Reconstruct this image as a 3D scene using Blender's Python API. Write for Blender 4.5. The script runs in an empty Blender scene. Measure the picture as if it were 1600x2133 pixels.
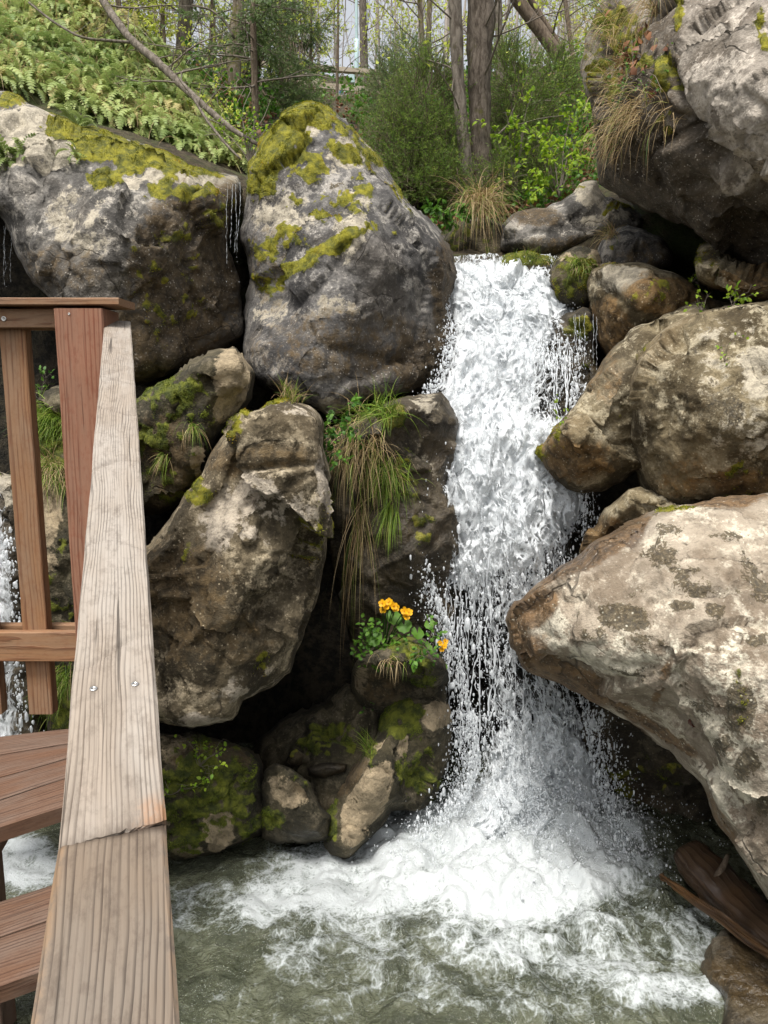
import bpy, math, random
import numpy as np
from mathutils import Vector, Matrix
from mathutils.geometry import delaunay_2d_cdt

# ------------------------------------------------------------------ camera, sky, sun, exposure
SC = bpy.context.scene
COL = SC.collection
PITCH = math.radians(9.2)
FPX = 1600.0
cam_d = bpy.data.cameras.new('camera')
cam_d.sensor_fit = 'HORIZONTAL'; cam_d.sensor_width = 36.0; cam_d.lens = 36.0
cam_d.clip_start = 0.02; cam_d.clip_end = 500
cam = bpy.data.objects.new('camera', cam_d); COL.objects.link(cam)
cam.location = (0, 0, 0); cam.rotation_euler = (math.radians(90) - PITCH, 0, 0)
SC.camera = cam

SUN_EL, SUN_AZ = math.radians(66), math.radians(205)      # azimuth clockwise from +Y, sun behind and left of the camera
wd = bpy.data.worlds.new('World'); SC.world = wd; wd.use_nodes = True
nt = wd.node_tree; nt.nodes.clear()
sky = nt.nodes.new('ShaderNodeTexSky'); sky.sky_type = 'NISHITA'; sky.sun_disc = False
sky.sun_elevation = SUN_EL; sky.sun_rotation = SUN_AZ; sky.dust_density = 4.0; sky.air_density = 1.0; sky.ozone_density = 1.0
hs = nt.nodes.new('ShaderNodeHueSaturation'); hs.inputs['Saturation'].default_value = 0.22; hs.inputs['Value'].default_value = 1.0
bgn = nt.nodes.new('ShaderNodeBackground'); bgn.inputs['Strength'].default_value = 0.125
wo = nt.nodes.new('ShaderNodeOutputWorld')
nt.links.new(sky.outputs[0], hs.inputs['Color']); nt.links.new(hs.outputs[0], bgn.inputs['Color']); nt.links.new(bgn.outputs[0], wo.inputs[0])
sun_d = bpy.data.lights.new('sun', 'SUN'); sun_d.energy = 2.2; sun_d.angle = math.radians(16); sun_d.color = (1.0, 0.965, 0.91)
sun = bpy.data.objects.new('sun', sun_d); COL.objects.link(sun)
sdir = Vector((math.sin(SUN_AZ) * math.cos(SUN_EL), math.cos(SUN_AZ) * math.cos(SUN_EL), math.sin(SUN_EL)))
sun.rotation_euler = sdir.to_track_quat('Z', 'Y').to_euler(); sun.location = sdir * 30
SC.view_settings.view_transform = 'Standard'; SC.view_settings.look = 'None'
SC.view_settings.gamma = 1; SC.view_settings.exposure = 0.92
SC.cycles.max_bounces = 8; SC.cycles.transparent_max_bounces = 24; SC.cycles.diffuse_bounces = 3

# ------------------------------------------------------------------ maths helpers
rng = np.random.default_rng(11)
CP, SP = math.cos(PITCH), math.sin(PITCH)
def ray(px, py):
    x = (np.asarray(px, float) - 800) / FPX; y = -(np.asarray(py, float) - 1066.5) / FPX
    x, y = np.broadcast_arrays(x, y)
    return np.stack([x, CP + y * SP, -SP + y * CP], -1)
def at(px, py, Y):                                       # the point on a pixel's ray at forward distance Y
    r = ray(px, py); Y = np.asarray(Y, float)
    return r * (Y / r[..., 1])[..., None]
def onz(px, py, z):                                      # the point on a pixel's ray on a level plane
    r = ray(px, py); return r * (z / r[..., 2])[..., None]
def proj(P):
    P = np.asarray(P, float)
    zc = P[..., 1] * CP - P[..., 2] * SP; yc = P[..., 1] * SP + P[..., 2] * CP
    return 800 + FPX * P[..., 0] / zc, 1066.5 - FPX * yc / zc
def nrm(v): return v / np.maximum(np.linalg.norm(v, axis=-1, keepdims=True), 1e-9)
def sst(a, b, x): t = np.clip((x - a) / (b - a), 0, 1); return t * t * (3 - 2 * t)

def _h(ix, iy, iz, s):
    with np.errstate(over='ignore'):
        n = ix.astype(np.uint32) * np.uint32(374761393) + iy.astype(np.uint32) * np.uint32(668265263) + iz.astype(np.uint32) * np.uint32(2246822519) + np.uint32(s * 3266489917 & 0xffffffff)
        n = (n ^ (n >> np.uint32(13))) * np.uint32(1274126177); n = (n ^ (n >> np.uint32(16))) * np.uint32(2654435761)
        n = n ^ (n >> np.uint32(15))
    return n.astype(np.float64) / 4294967296.0
def perlin(P, s=0):
    P = np.asarray(P, float); I = np.floor(P).astype(np.int64); F = P - I; U = F * F * F * (F * (F * 6 - 15) + 10)
    out = 0
    for dx in (0, 1):
        for dy in (0, 1):
            for dz in (0, 1):
                a, b, c = I[:, 0] + dx, I[:, 1] + dy, I[:, 2] + dz
                g = (_h(a, b, c, s) * 2 - 1) * (F[:, 0] - dx) + (_h(a, b, c, s + 101) * 2 - 1) * (F[:, 1] - dy) + (_h(a, b, c, s + 211) * 2 - 1) * (F[:, 2] - dz)
                w = (U[:, 0] if dx else 1 - U[:, 0]) * (U[:, 1] if dy else 1 - U[:, 1]) * (U[:, 2] if dz else 1 - U[:, 2])
                out = out + w * g
    return out * 1.5
def fbm(P, f, o=4, s=0, g=0.5):
    P = np.asarray(P, float); out = 0; a = 1
    for k in range(o):
        out = out + a * perlin(P * f, s + 7 * k); f *= 2.03; a *= g
    return out
def ridged(P, f, o=3, s=0):
    P = np.asarray(P, float); out = 0; a = 1
    for k in range(o):
        out = out + a * (1 - 2 * np.abs(perlin(P * f, s + 7 * k))); f *= 2.1; a *= 0.5
    return out
def facet(P, f, s=0):                                    # broken flat faces: each nearest cell is a tilted plane
    Q = np.asarray(P, float) * f; I = np.floor(Q).astype(np.int64); best = np.full(len(Q), 1e9); val = np.zeros(len(Q))
    for dx in (-1, 0, 1):
        for dy in (-1, 0, 1):
            for dz in (-1, 0, 1):
                a, b, c = I[:, 0] + dx, I[:, 1] + dy, I[:, 2] + dz
                C = np.stack([a + _h(a, b, c, s), b + _h(a, b, c, s + 1), c + _h(a, b, c, s + 2)], -1); D = Q - C
                d = (D * D).sum(-1)
                T = np.stack([_h(a, b, c, s + 3), _h(a, b, c, s + 4), _h(a, b, c, s + 5)], -1) * 2 - 1
                v = (T * D).sum(-1) + (_h(a, b, c, s + 6) - .5) * .6
                m = d < best; best = np.where(m, d, best); val = np.where(m, v, val)
    return val
def tps(C, V, Q):
    C = np.asarray(C, float) / 300; V = np.asarray(V, float); Q = np.asarray(Q, float) / 300; n = len(C)
    def U(r2): return np.where(r2 > 1e-12, r2 * np.log(np.maximum(r2, 1e-12)), 0)
    if n < 3: return np.full(len(Q), V.mean())
    K = U(((C[:, None] - C[None]) ** 2).sum(-1)) + np.eye(n) * 0.02; Pm = np.c_[np.ones(n), C]
    A = np.zeros((n + 3, n + 3)); A[:n, :n] = K; A[:n, n:] = Pm; A[n:, :n] = Pm.T
    w = np.linalg.lstsq(A, np.r_[V, 0, 0, 0], rcond=None)[0]
    r = U(((Q[:, None] - C[None]) ** 2).sum(-1)) @ w[:n] + np.c_[np.ones(len(Q)), Q] @ w[n:]
    return np.clip(r, V.min() - .15, V.max() + .15)

# ------------------------------------------------------------------ object helpers
def tag(o, label=None, cat=None, group=None, kind=None):
    if label: o['label'] = label
    if cat: o['category'] = cat
    if group: o['group'] = group
    if kind: o['kind'] = kind
    return o
def empty(name, loc, label=None, cat=None, group=None, kind=None):
    o = bpy.data.objects.new(name, None); COL.objects.link(o); o.location = loc; o.empty_display_size = .1
    return tag(o, label, cat, group, kind)
def wloc(o):
    v = Vector(o.location)
    while o.parent: o = o.parent; v += Vector(o.location)
    return np.array(v)
def mk(name, V, Fs, mat, parent=None, attrs=None, smooth=True, origin=None):
    """one mesh object from world-space vertices; Fs is an (n,k) index array or a list of them"""
    V = np.asarray(V, float)
    if origin is None: origin = np.array([V[:, 0].mean(), V[:, 1].mean(), V[:, 2].min()])
    if not isinstance(Fs, (list, tuple)): Fs = [Fs]
    Fs = [np.asarray(f, np.int32) for f in Fs if len(f)]
    me = bpy.data.meshes.new(name)
    me.vertices.add(len(V)); me.vertices.foreach_set('co', (V - origin).astype(np.float32).ravel())
    tot = sum(f.size for f in Fs); npoly = sum(len(f) for f in Fs)
    me.loops.add(tot); me.loops.foreach_set('vertex_index', np.concatenate([f.ravel() for f in Fs]))
    me.polygons.add(npoly)
    st = []; c = 0
    for f in Fs: st.append(c + np.arange(len(f)) * f.shape[1]); c += f.size
    me.polygons.foreach_set('loop_start', np.concatenate(st).astype(np.int32))
    me.polygons.foreach_set('use_smooth', np.full(npoly, smooth))
    me.update(calc_edges=True)
    for k, a in (attrs or {}).items():
        a = np.asarray(a, np.float32)
        if a.ndim == 1: at_ = me.attributes.new(k, 'FLOAT', 'POINT'); at_.data.foreach_set('value', a)
        else: at_ = me.attributes.new(k, 'FLOAT_VECTOR', 'POINT'); at_.data.foreach_set('vector', a.ravel())
    if mat is not None: me.materials.append(mat)
    o = bpy.data.objects.new(name, me); COL.objects.link(o)
    if parent is not None:
        o.location = origin - wloc(parent); o.parent = parent
    else: o.location = origin
    return o
class Bag:                                               # gathers pieces of one part
    def __init__(s): s.V = []; s.F = {}; s.A = {}; s.n = 0
    def add(s, V, F, **A):
        for f in (F if isinstance(F, list) else [F]):
            f = np.asarray(f, np.int64); s.F.setdefault(f.shape[1], []).append(f + s.n)
        s.V.append(V)
        for k, a in A.items(): s.A.setdefault(k, []).append(np.broadcast_to(a, (len(V),)) if np.ndim(a) < 2 else a)
        s.n += len(V); return s
    def mk(s, name, mat, parent=None, smooth=True, origin=None):
        return mk(name, np.concatenate(s.V), [np.concatenate(f) for f in s.F.values()], mat, parent, {k: np.concatenate(a) for k, a in s.A.items()}, smooth, origin)

# ------------------------------------------------------------------ node helpers
def new_mat(name):
    m = bpy.data.materials.new(name); m.use_nodes = True; m.node_tree.nodes.clear(); return m, m.node_tree
def nd(t, typ, ins=None, out=0, **props):
    n = t.nodes.new(typ)
    for k, v in props.items(): setattr(n, k, v)
    for k, v in (ins or {}).items():
        s = n.inputs[k]
        if hasattr(v, 'is_linked') and hasattr(v, 'node'): t.links.new(v, s)
        else:
            if isinstance(v, (tuple, list)) and len(v) == 3 and s.type == 'RGBA': v = (*v, 1)
            s.default_value = v
    return n.outputs[out]
def mth(t, op, a, b=0.0, c=None, clamp=False):
    ins = {0: a, 1: b}
    if c is not None: ins[2] = c
    return nd(t, 'ShaderNodeMath', ins, operation=op, use_clamp=clamp)
def mix(t, f, a, b): return nd(t, 'ShaderNodeMix', {0: f, 6: a, 7: b}, out=2, data_type='RGBA')
def rmp(t, x, a, b, lo=0.0, hi=1.0): return nd(t, 'ShaderNodeMapRange', {0: x, 1: a, 2: b, 3: lo, 4: hi}, interpolation_type='SMOOTHSTEP')
def noise(t, vec, sc, det=4, rough=.55, dist=0.0): return nd(t, 'ShaderNodeTexNoise', {'Vector': vec, 'Scale': sc, 'Detail': det, 'Roughness': rough, 'Distortion': dist})
def attr(t, name, out=2): return nd(t, 'ShaderNodeAttribute', out=out, attribute_name=name)
def objc(t): return nd(t, 'ShaderNodeTexCoord', out=3)
def bump(t, h, strength, dist): return nd(t, 'ShaderNodeBump', {'Strength': strength, 'Distance': dist, 'Height': h})
def outp(t, sh): t.links.new(sh, t.nodes.new('ShaderNodeOutputMaterial').inputs[0])
def pbsdf(t, **k):
    names = dict(col='Base Color', rough='Roughness', nor='Normal', spec='Specular IOR Level', coat='Coat Weight', crough='Coat Roughness')
    return nd(t, 'ShaderNodeBsdfPrincipled', {names[a]: v for a, v in k.items()})

def rock_mat(name, dark, mid, light, pale=(.42, .37, .28), brown=(.060, .040, .018), moss1=(.22, .20, .014), moss2=(.065, .07, .011), lightamt=.7, blackamt=.6, wet=0.0, sc=1.0):
    m, t = new_mat(name); P = objc(t)
    n0 = noise(t, P, 1.5 * sc, 3, .6); n1 = noise(t, P, 3.6 * sc, 5, .62); n2 = noise(t, P, 17 * sc, 5, .70); n3 = noise(t, P, 75, 3, .65); n4 = noise(t, P, 6.5 * sc, 7, .72)
    st = noise(t, nd(t, 'ShaderNodeMapping', {'Vector': P, 'Scale': (8, 8, 1.1)}), 1.0, 4, .6)
    wv = nd(t, 'ShaderNodeVectorMath', {0: P, 1: nd(t, 'ShaderNodeVectorMath', {0: nd(t, 'ShaderNodeTexNoise', {'Vector': P, 'Scale': 4.0, 'Detail': 3.0}, out=1), 3: .28}, operation='SCALE')}, operation='ADD')
    ck = nd(t, 'ShaderNodeTexVoronoi', {'Vector': wv, 'Scale': 2.3}, feature='DISTANCE_TO_EDGE')
    crk = mth(t, 'MULTIPLY', rmp(t, ck, .014, .002), rmp(t, n0, .52, .62))
    c = mix(t, rmp(t, n1, .42, .58), dark, mid)
    c = mix(t, mth(t, 'MULTIPLY', mth(t, 'MULTIPLY', rmp(t, n4, .48, .57), rmp(t, n2, .40, .54)), lightamt), c, light)
    c = mix(t, mth(t, 'MULTIPLY', rmp(t, n4, .47, .38), blackamt), c, tuple(x * .5 for x in dark))
    c = mix(t, mth(t, 'MULTIPLY', rmp(t, n0, .48, .62), .5), c, tuple((a * .45 + b * .55) for a, b in zip(mid, brown)))
    c = mix(t, mth(t, 'MULTIPLY', rmp(t, st, .54, .64), .42), c, tuple(x * .6 for x in dark))
    j2 = mth(t, 'ADD', mth(t, 'MULTIPLY_ADD', n2, 1.1, -.55), mth(t, 'MULTIPLY_ADD', n4, .9, -.45)); j4 = mth(t, 'ADD', mth(t, 'MULTIPLY_ADD', n4, 2.0, -1.0), mth(t, 'MULTIPLY_ADD', n2, 1.0, -.5))
    fp = rmp(t, mth(t, 'ADD', attr(t, 'pale'), j4), .32, .52)
    c = mix(t, mth(t, 'MULTIPLY', fp, .92), c, mix(t, rmp(t, n2, .40, .60), tuple(x * .6 for x in pale), pale))
    fb = rmp(t, mth(t, 'ADD', attr(t, 'brown'), j2), .28, .66)
    c = mix(t, mth(t, 'MULTIPLY', fb, .9), c, mix(t, rmp(t, n2, .35, .65), tuple(x * .45 for x in brown), tuple(x * 1.6 for x in brown)))
    fd = rmp(t, mth(t, 'ADD', mth(t, 'MULTIPLY', attr(t, 'darkp'), .95), mth(t, 'ADD', mth(t, 'MULTIPLY', j4, 1.25), mth(t, 'MULTIPLY_ADD', n3, .8, -.4))), .36, .52)
    c = mix(t, mth(t, 'MULTIPLY', fd, .9), c, mix(t, rmp(t, n3, .35, .65), (.022, .017, .009), (.085, .062, .03)))
    sp = nd(t, 'ShaderNodeTexVoronoi', {'Vector': P, 'Scale': 46.0, 'Randomness': 1.0}); c = mix(t, mth(t, 'MULTIPLY', mth(t, 'MULTIPLY', rmp(t, sp, .22, .10), rmp(t, n4, .44, .58)), .6), c, tuple(min(.75, x * 1.25) for x in light))
    c = mix(t, mth(t, 'MULTIPLY', rmp(t, n3, .58, .70), .26), c, light)
    c = mix(t, mth(t, 'MULTIPLY', rmp(t, n3, .45, .33), .36), c, tuple(x * .4 for x in dark))
    c = mix(t, mth(t, 'MULTIPLY', crk, .6), c, (.02, .016, .011))
    fm = rmp(t, mth(t, 'ADD', attr(t, 'moss'), mth(t, 'MULTIPLY_ADD', n2, 1.2, -.6)), .34, .62)
    c = mix(t, fm, c, mix(t, rmp(t, n2, .35, .65), moss2, moss1))
    h = mth(t, 'ADD', mth(t, 'MULTIPLY', n2, 1.0), mth(t, 'ADD', mth(t, 'MULTIPLY', n3, .34), mth(t, 'MULTIPLY', crk, -.8)))
    b = bump(t, h, .6, .03)
    w = mth(t, 'MAXIMUM', attr(t, 'wet'), wet)
    w = mth(t, 'MULTIPLY', w, rmp(t, n1, .3, .6), clamp=True)
    c = mix(t, mth(t, 'MULTIPLY', w, .35), c, (0.02, .014, .008))
    ro = mth(t, 'SUBTRACT', .92, mth(t, 'MULTIPLY', w, .68))
    outp(t, pbsdf(t, col=c, rough=ro, nor=b, spec=.4)); return m
def leaf_mat(name, a, b, c=None, trans=.35, rough=.55):
    m, t = new_mat(name); h = attr(t, 'hue'); col = mix(t, h, a, b)
    if c: col = mix(t, rmp(t, h, .82, .95), col, c)
    p = pbsdf(t, col=col, rough=rough, spec=.35); tr = nd(t, 'ShaderNodeBsdfTranslucent', {0: col})
    outp(t, nd(t, 'ShaderNodeMixShader', {0: trans, 1: p, 2: tr})); return m
def bark_mat(name, a, b, moss=None, mossamt=0.0):
    m, t = new_mat(name); P = nd(t, 'ShaderNodeMapping', {'Vector': objc(t), 'Scale': (1, 1, .28)})
    n1 = noise(t, P, 30, 7, .7, .5); n2 = noise(t, objc(t), 5, 6, .7)
    c = mix(t, rmp(t, n1, .35, .65), a, b); c = mix(t, mth(t, 'MULTIPLY', rmp(t, n2, .5, .7), .5), c, tuple(x * .5 for x in a))
    if moss: c = mix(t, mth(t, 'MULTIPLY', rmp(t, n2, .62 - mossamt * .3, .75 - mossamt * .3), .9), c, moss)
    outp(t, pbsdf(t, col=c, rough=.9, nor=bump(t, n1, .8, .02), spec=.25)); return m
def wood_mat(name, early, late, grey, greyamt=.3, ring=.009, bstr=.35, fine=1.0, warm=None, gloss=.72, off=.018, zc=.25, wv=.05):
    m, t = new_mat(name); L = attr(t, 'loc', 1)
    sx = nd(t, 'ShaderNodeMapping', {'Vector': L, 'Scale': (1.3, 9, 9)}); wn = noise(t, sx, 1.0, 3, .5)
    sx2 = nd(t, 'ShaderNodeMapping', {'Vector': L, 'Scale': (5, 30, 30)}); wn2 = noise(t, sx2, 1.0, 2, .5)
    sep = nd(t, 'ShaderNodeSeparateXYZ', {0: L}).node
    y, z = sep.outputs[1], sep.outputs[2]
    yy = mth(t, 'ADD', y, mth(t, 'MULTIPLY_ADD', wn, wv, -wv / 2 + off)); zz = mth(t, 'ADD', z, .055)
    yy = mth(t, 'ADD', yy, mth(t, 'MULTIPLY_ADD', wn2, .006, -.003))
    r = mth(t, 'SQRT', mth(t, 'ADD', mth(t, 'MULTIPLY', yy, yy), mth(t, 'MULTIPLY', mth(t, 'MULTIPLY', zz, zz), zc)))
    fr = mth(t, 'FRACT', mth(t, 'DIVIDE', r, ring))
    lt = mth(t, 'MULTIPLY', rmp(t, fr, .45, .92), rmp(t, fr, 1.0, .95)); lt = mth(t, 'MULTIPLY', lt, rmp(t, noise(t, nd(t, 'ShaderNodeMapping', {'Vector': L, 'Scale': (4, 70, 70)}), 1.0, 3, .6), .34, .62, .15, 1.0))
    fb = nd(t, 'ShaderNodeMapping', {'Vector': L, 'Scale': (6, 260, 260)}); fn = noise(t, fb, 1.0, 4, .6)
    big = noise(t, nd(t, 'ShaderNodeMapping', {'Vector': L, 'Scale': (3, 12, 12)}), 1.0, 5, .6)
    blot = noise(t, nd(t, 'ShaderNodeMapping', {'Vector': L, 'Scale': (14, 40, 40)}), 1.0, 6, .7)
    c = mix(t, mth(t, 'MULTIPLY', lt, .9), early, late)
    c = mix(t, mth(t, 'MULTIPLY', rmp(t, fn, .4, .65), .4 * fine), c, tuple(x * .72 for x in early))
    c = mix(t, mth(t, 'MULTIPLY', rmp(t, big, .35, .65), greyamt, clamp=True), c, mix(t, lt, grey, tuple(x * .36 for x in grey)))
    c = mix(t, mth(t, 'MULTIPLY', rmp(t, blot, .55, .70), .38), c, tuple(x * .9 for x in late))
    chk = noise(t, nd(t, 'ShaderNodeMapping', {'Vector': L, 'Scale': (2.2, 130, 130)}), 1.0, 2, .5); c = mix(t, mth(t, 'MULTIPLY', rmp(t, chk, .66, .72), .75), c, tuple(x * .35 for x in late))
    dirt = noise(t, nd(t, 'ShaderNodeMapping', {'Vector': L, 'Scale': (30, 60, 60)}), 1.0, 6, .75); c = mix(t, mth(t, 'MULTIPLY', rmp(t, dirt, .48, .66), .35), c, tuple(x * 1.3 for x in late))
    if warm: c = mix(t, mth(t, 'MULTIPLY', attr(t, 'warm'), mth(t, 'MULTIPLY', rmp(t, dirt, .62, .40), .75), clamp=True), c, mix(t, lt, warm, tuple(x * .5 for x in warm)))
    c = mix(t, attr(t, 'dark'), c, (.035, .022, .014))
    h = mth(t, 'ADD', mth(t, 'MULTIPLY', lt, 1.0), mth(t, 'MULTIPLY', fn, .5))
    outp(t, pbsdf(t, col=c, rough=gloss, nor=bump(t, h, bstr, .004), spec=.4)); return m
def plain(name, col, rough=.5, metal=0.0):
    m, t = new_mat(name); n = noise(t, objc(t), 40, 4); c = mix(t, n, tuple(x * .8 for x in col), col)
    s = pbsdf(t, col=c, rough=rough); s.node.inputs['Metallic'].default_value = metal; outp(t, s); return m
def foam_mat(name, sx=1.0, sy=.42, s1=24, s2=58, gain=1.0, lo=.24, hi=.72, tint=(.79, .82, .835)):
    m, t = new_mat(name); L = attr(t, 'flow', 1); d = attr(t, 'dens')
    P0 = nd(t, 'ShaderNodeMapping', {'Vector': L, 'Scale': (sx, sy, 1)})
    wv = nd(t, 'ShaderNodeTexNoise', {'Vector': P0, 'Scale': 14.0, 'Detail': 4.0}, out=1)
    W = nd(t, 'ShaderNodeVectorMath', {0: P0, 1: nd(t, 'ShaderNodeVectorMath', {0: wv, 3: .10}, operation='SCALE')}, operation='ADD')
    v1 = nd(t, 'ShaderNodeTexVoronoi', {'Vector': W, 'Scale': s1}, feature='DISTANCE_TO_EDGE')
    v2 = nd(t, 'ShaderNodeTexVoronoi', {'Vector': W, 'Scale': s2}, feature='DISTANCE_TO_EDGE')
    n = noise(t, W, 9.0, 6, .7); nf = noise(t, W, 95.0, 4, .7); n5 = noise(t, W, 34.0, 4, .65)
    l1 = rmp(t, v1, .16, .0); l2 = rmp(t, v2, .18, .0)
    a = mth(t, 'ADD', d, mth(t, 'MULTIPLY_ADD', n, 1.3, -.65)); a = mth(t, 'ADD', a, mth(t, 'MULTIPLY_ADD', n5, .9, -.45))
    a = mth(t, 'ADD', a, mth(t, 'MULTIPLY', l1, .30)); a = mth(t, 'ADD', a, mth(t, 'MULTIPLY', l2, .22)); a = mth(t, 'ADD', a, mth(t, 'MULTIPLY_ADD', nf, .5, -.45))
    al = mth(t, 'MULTIPLY', rmp(t, a, lo, hi), gain)
    h = mth(t, 'ADD', mth(t, 'MULTIPLY', n5, 1.0), mth(t, 'MULTIPLY', nf, .4))
    b = bump(t, h, .6, .014)
    col = mix(t, rmp(t, a, .40, .95), tuple(x * .74 for x in tint), tint)
    p = pbsdf(t, col=col, rough=.22, nor=b, spec=.5); tr = nd(t, 'ShaderNodeBsdfTranslucent', {0: tint, 1: b})
    s = nd(t, 'ShaderNodeMixShader', {0: .30, 1: p, 2: tr})
    outp(t, nd(t, 'ShaderNodeMixShader', {0: al, 1: nd(t, 'ShaderNodeBsdfTransparent'), 2: s})); return m
def pool_mat():
    m, t = new_mat('pool_water'); L = attr(t, 'flow', 1); d = attr(t, 'dens')
    wv = nd(t, 'ShaderNodeTexNoise', {'Vector': L, 'Scale': 3.2, 'Detail': 4.0}, out=1)
    W = nd(t, 'ShaderNodeVectorMath', {0: L, 1: nd(t, 'ShaderNodeVectorMath', {0: wv, 3: .22}, operation='SCALE')}, operation='ADD')
    v1 = nd(t, 'ShaderNodeTexVoronoi', {'Vector': W, 'Scale': 6.5}, feature='DISTANCE_TO_EDGE')
    v2 = nd(t, 'ShaderNodeTexVoronoi', {'Vector': W, 'Scale': 19}, feature='DISTANCE_TO_EDGE')
    v3 = nd(t, 'ShaderNodeTexVoronoi', {'Vector': W, 'Scale': 52}, feature='DISTANCE_TO_EDGE')
    n = noise(t, W, 4, 6, .65); nf = noise(t, L, 90, 4, .7); n5 = noise(t, W, 20, 5, .6)
    l1 = rmp(t, v1, .13, .0); l2 = rmp(t, v2, .13, .0); l3 = rmp(t, v3, .2, 0.)
    a = mth(t, 'ADD', d, mth(t, 'MULTIPLY_ADD', n, 1.5, -.75)); a = mth(t, 'ADD', a, mth(t, 'MULTIPLY', l1, .20)); a = mth(t, 'ADD', a, mth(t, 'MULTIPLY', l2, .15))
    a = mth(t, 'ADD', a, mth(t, 'MULTIPLY', l3, .14)); a = mth(t, 'ADD', a, mth(t, 'MULTIPLY_ADD', nf, 1.0, -.58)); a = mth(t, 'ADD', a, mth(t, 'MULTIPLY_ADD', n5, .9, -.45))
    fo = rmp(t, a, .28, 1.0)
    bw = bump(t, mth(t, 'ADD', noise(t, L, 16, 4, .6, .6), mth(t, 'MULTIPLY', noise(t, L, 55, 3, .6, .5), .45)), 1.0, .035)
    bf = bump(t, mth(t, 'ADD', mth(t, 'MULTIPLY', n5, 1.0), mth(t, 'MULTIPLY', nf, .35)), .6, .02)
    wc = mix(t, rmp(t, n, .35, .65), (.075, .085, .055), (.17, .18, .115))
    wb = pbsdf(t, col=wc, rough=.05, nor=bw, spec=.6); wt = nd(t, 'ShaderNodeBsdfTransparent', {0: (.55, .56, .36)})
    ws = nd(t, 'ShaderNodeMixShader', {0: .35, 1: wb, 2: wt})
    fs = pbsdf(t, col=mix(t, rmp(t, a, .5, 1.15), (.33, .36, .35), (.47, .495, .495)), rough=.45, nor=bf, spec=.5)
    outp(t, nd(t, 'ShaderNodeMixShader', {0: fo, 1: ws, 2: fs})); return m
def earth_mat():
    m, t = new_mat('forest_floor'); P = objc(t); n1 = noise(t, P, 1.1, 8, .7); n2 = noise(t, P, 14, 8, .7); n3 = noise(t, P, 50, 4, .7)
    c = mix(t, rmp(t, n2, .35, .65), (.04, .03, .018), (.13, .10, .06)); c = mix(t, rmp(t, n1, .45, .62), c, mix(t, n3, (.035, .06, .012), (.11, .14, .03)))
    c = mix(t, attr(t, 'gorge'), c, mix(t, rmp(t, n2, .4, .6), (.010, .009, .006), (.045, .036, .022)))
    outp(t, pbsdf(t, col=c, rough=.9, nor=bump(t, mth(t, 'ADD', n2, n3), 1, .05), spec=.3)); return m

M = {}
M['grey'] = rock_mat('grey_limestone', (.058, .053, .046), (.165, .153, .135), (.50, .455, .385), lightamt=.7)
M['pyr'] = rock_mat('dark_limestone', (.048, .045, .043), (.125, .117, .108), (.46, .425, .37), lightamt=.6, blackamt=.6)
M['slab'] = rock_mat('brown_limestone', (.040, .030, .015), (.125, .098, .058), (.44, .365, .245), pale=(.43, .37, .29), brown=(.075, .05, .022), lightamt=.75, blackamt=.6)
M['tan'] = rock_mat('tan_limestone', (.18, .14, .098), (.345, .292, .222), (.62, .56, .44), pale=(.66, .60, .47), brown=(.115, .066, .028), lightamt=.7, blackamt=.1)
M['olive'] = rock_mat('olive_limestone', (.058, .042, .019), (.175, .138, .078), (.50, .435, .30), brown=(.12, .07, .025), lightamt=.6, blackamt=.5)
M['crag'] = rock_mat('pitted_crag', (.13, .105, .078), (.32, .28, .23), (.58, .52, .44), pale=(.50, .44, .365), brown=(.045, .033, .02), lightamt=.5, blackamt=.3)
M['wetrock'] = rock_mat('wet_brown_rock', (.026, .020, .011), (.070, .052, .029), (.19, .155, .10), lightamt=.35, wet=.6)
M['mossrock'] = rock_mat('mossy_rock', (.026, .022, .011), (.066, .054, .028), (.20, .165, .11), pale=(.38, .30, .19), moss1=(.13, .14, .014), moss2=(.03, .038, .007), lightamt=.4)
M['moss'] = leaf_mat('moss_blades', (.075, .095, .009), (.40, .38, .022), (.40, .25, .015), .32, .8)
M['mossg'] = leaf_mat('green_moss_blades', (.035, .055, .006), (.17, .21, .018), None, .25, .8)
M['grass'] = leaf_mat('fresh_grass', (.06, .13, .012), (.26, .36, .04), (.34, .33, .10))
M['dry'] = leaf_mat('dry_grass', (.30, .20, .09), (.58, .45, .25), (.24, .24, .06), .3)
M['fern'] = leaf_mat('fern_leaf', (.15, .22, .055), (.44, .51, .17), (.52, .46, .20))
M['leaf'] = leaf_mat('young_leaf', (.14, .27, .015), (.36, .48, .04), None, .45)
M['herb'] = leaf_mat('herb_leaf', (.03, .10, .012), (.12, .25, .025), None, .35)
M['needle'] = leaf_mat('conifer_needles', (.075, .15, .025), (.25, .36, .06), (.36, .43, .09), .45)
M['spruce'] = leaf_mat('spruce_needles', (.08, .14, .045), (.20, .28, .09), (.28, .33, .09), .35)
M['bud'] = leaf_mat('spring_buds', (.38, .46, .06), (.62, .66, .12), None, .45)
M['petal'] = leaf_mat('marigold_petal', (.75, .36, .005), (.90, .50, .008), None, .3)
M['litter'] = leaf_mat('dead_leaf', (.10, .035, .02), (.28, .13, .06), None, .2)
M['bark'] = bark_mat('grey_bark', (.075, .06, .045), (.21, .18, .145), (.10, .10, .02), .1)
M['barkm'] = bark_mat('mossy_bark', (.09, .07, .045), (.24, .20, .15), (.13, .12, .014), .42)
M['barkt'] = bark_mat('rough_bark', (.055, .042, .03), (.17, .14, .11), (.08, .075, .016), .2)
M['barkb'] = bark_mat('brown_bark', (.09, .065, .045), (.20, .155, .11))
M['twig'] = plain('twig', (.17, .14, .11), .9)
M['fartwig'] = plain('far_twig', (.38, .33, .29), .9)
M['ptwig'] = plain('pale_twig', (.30, .25, .17), .9)
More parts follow.
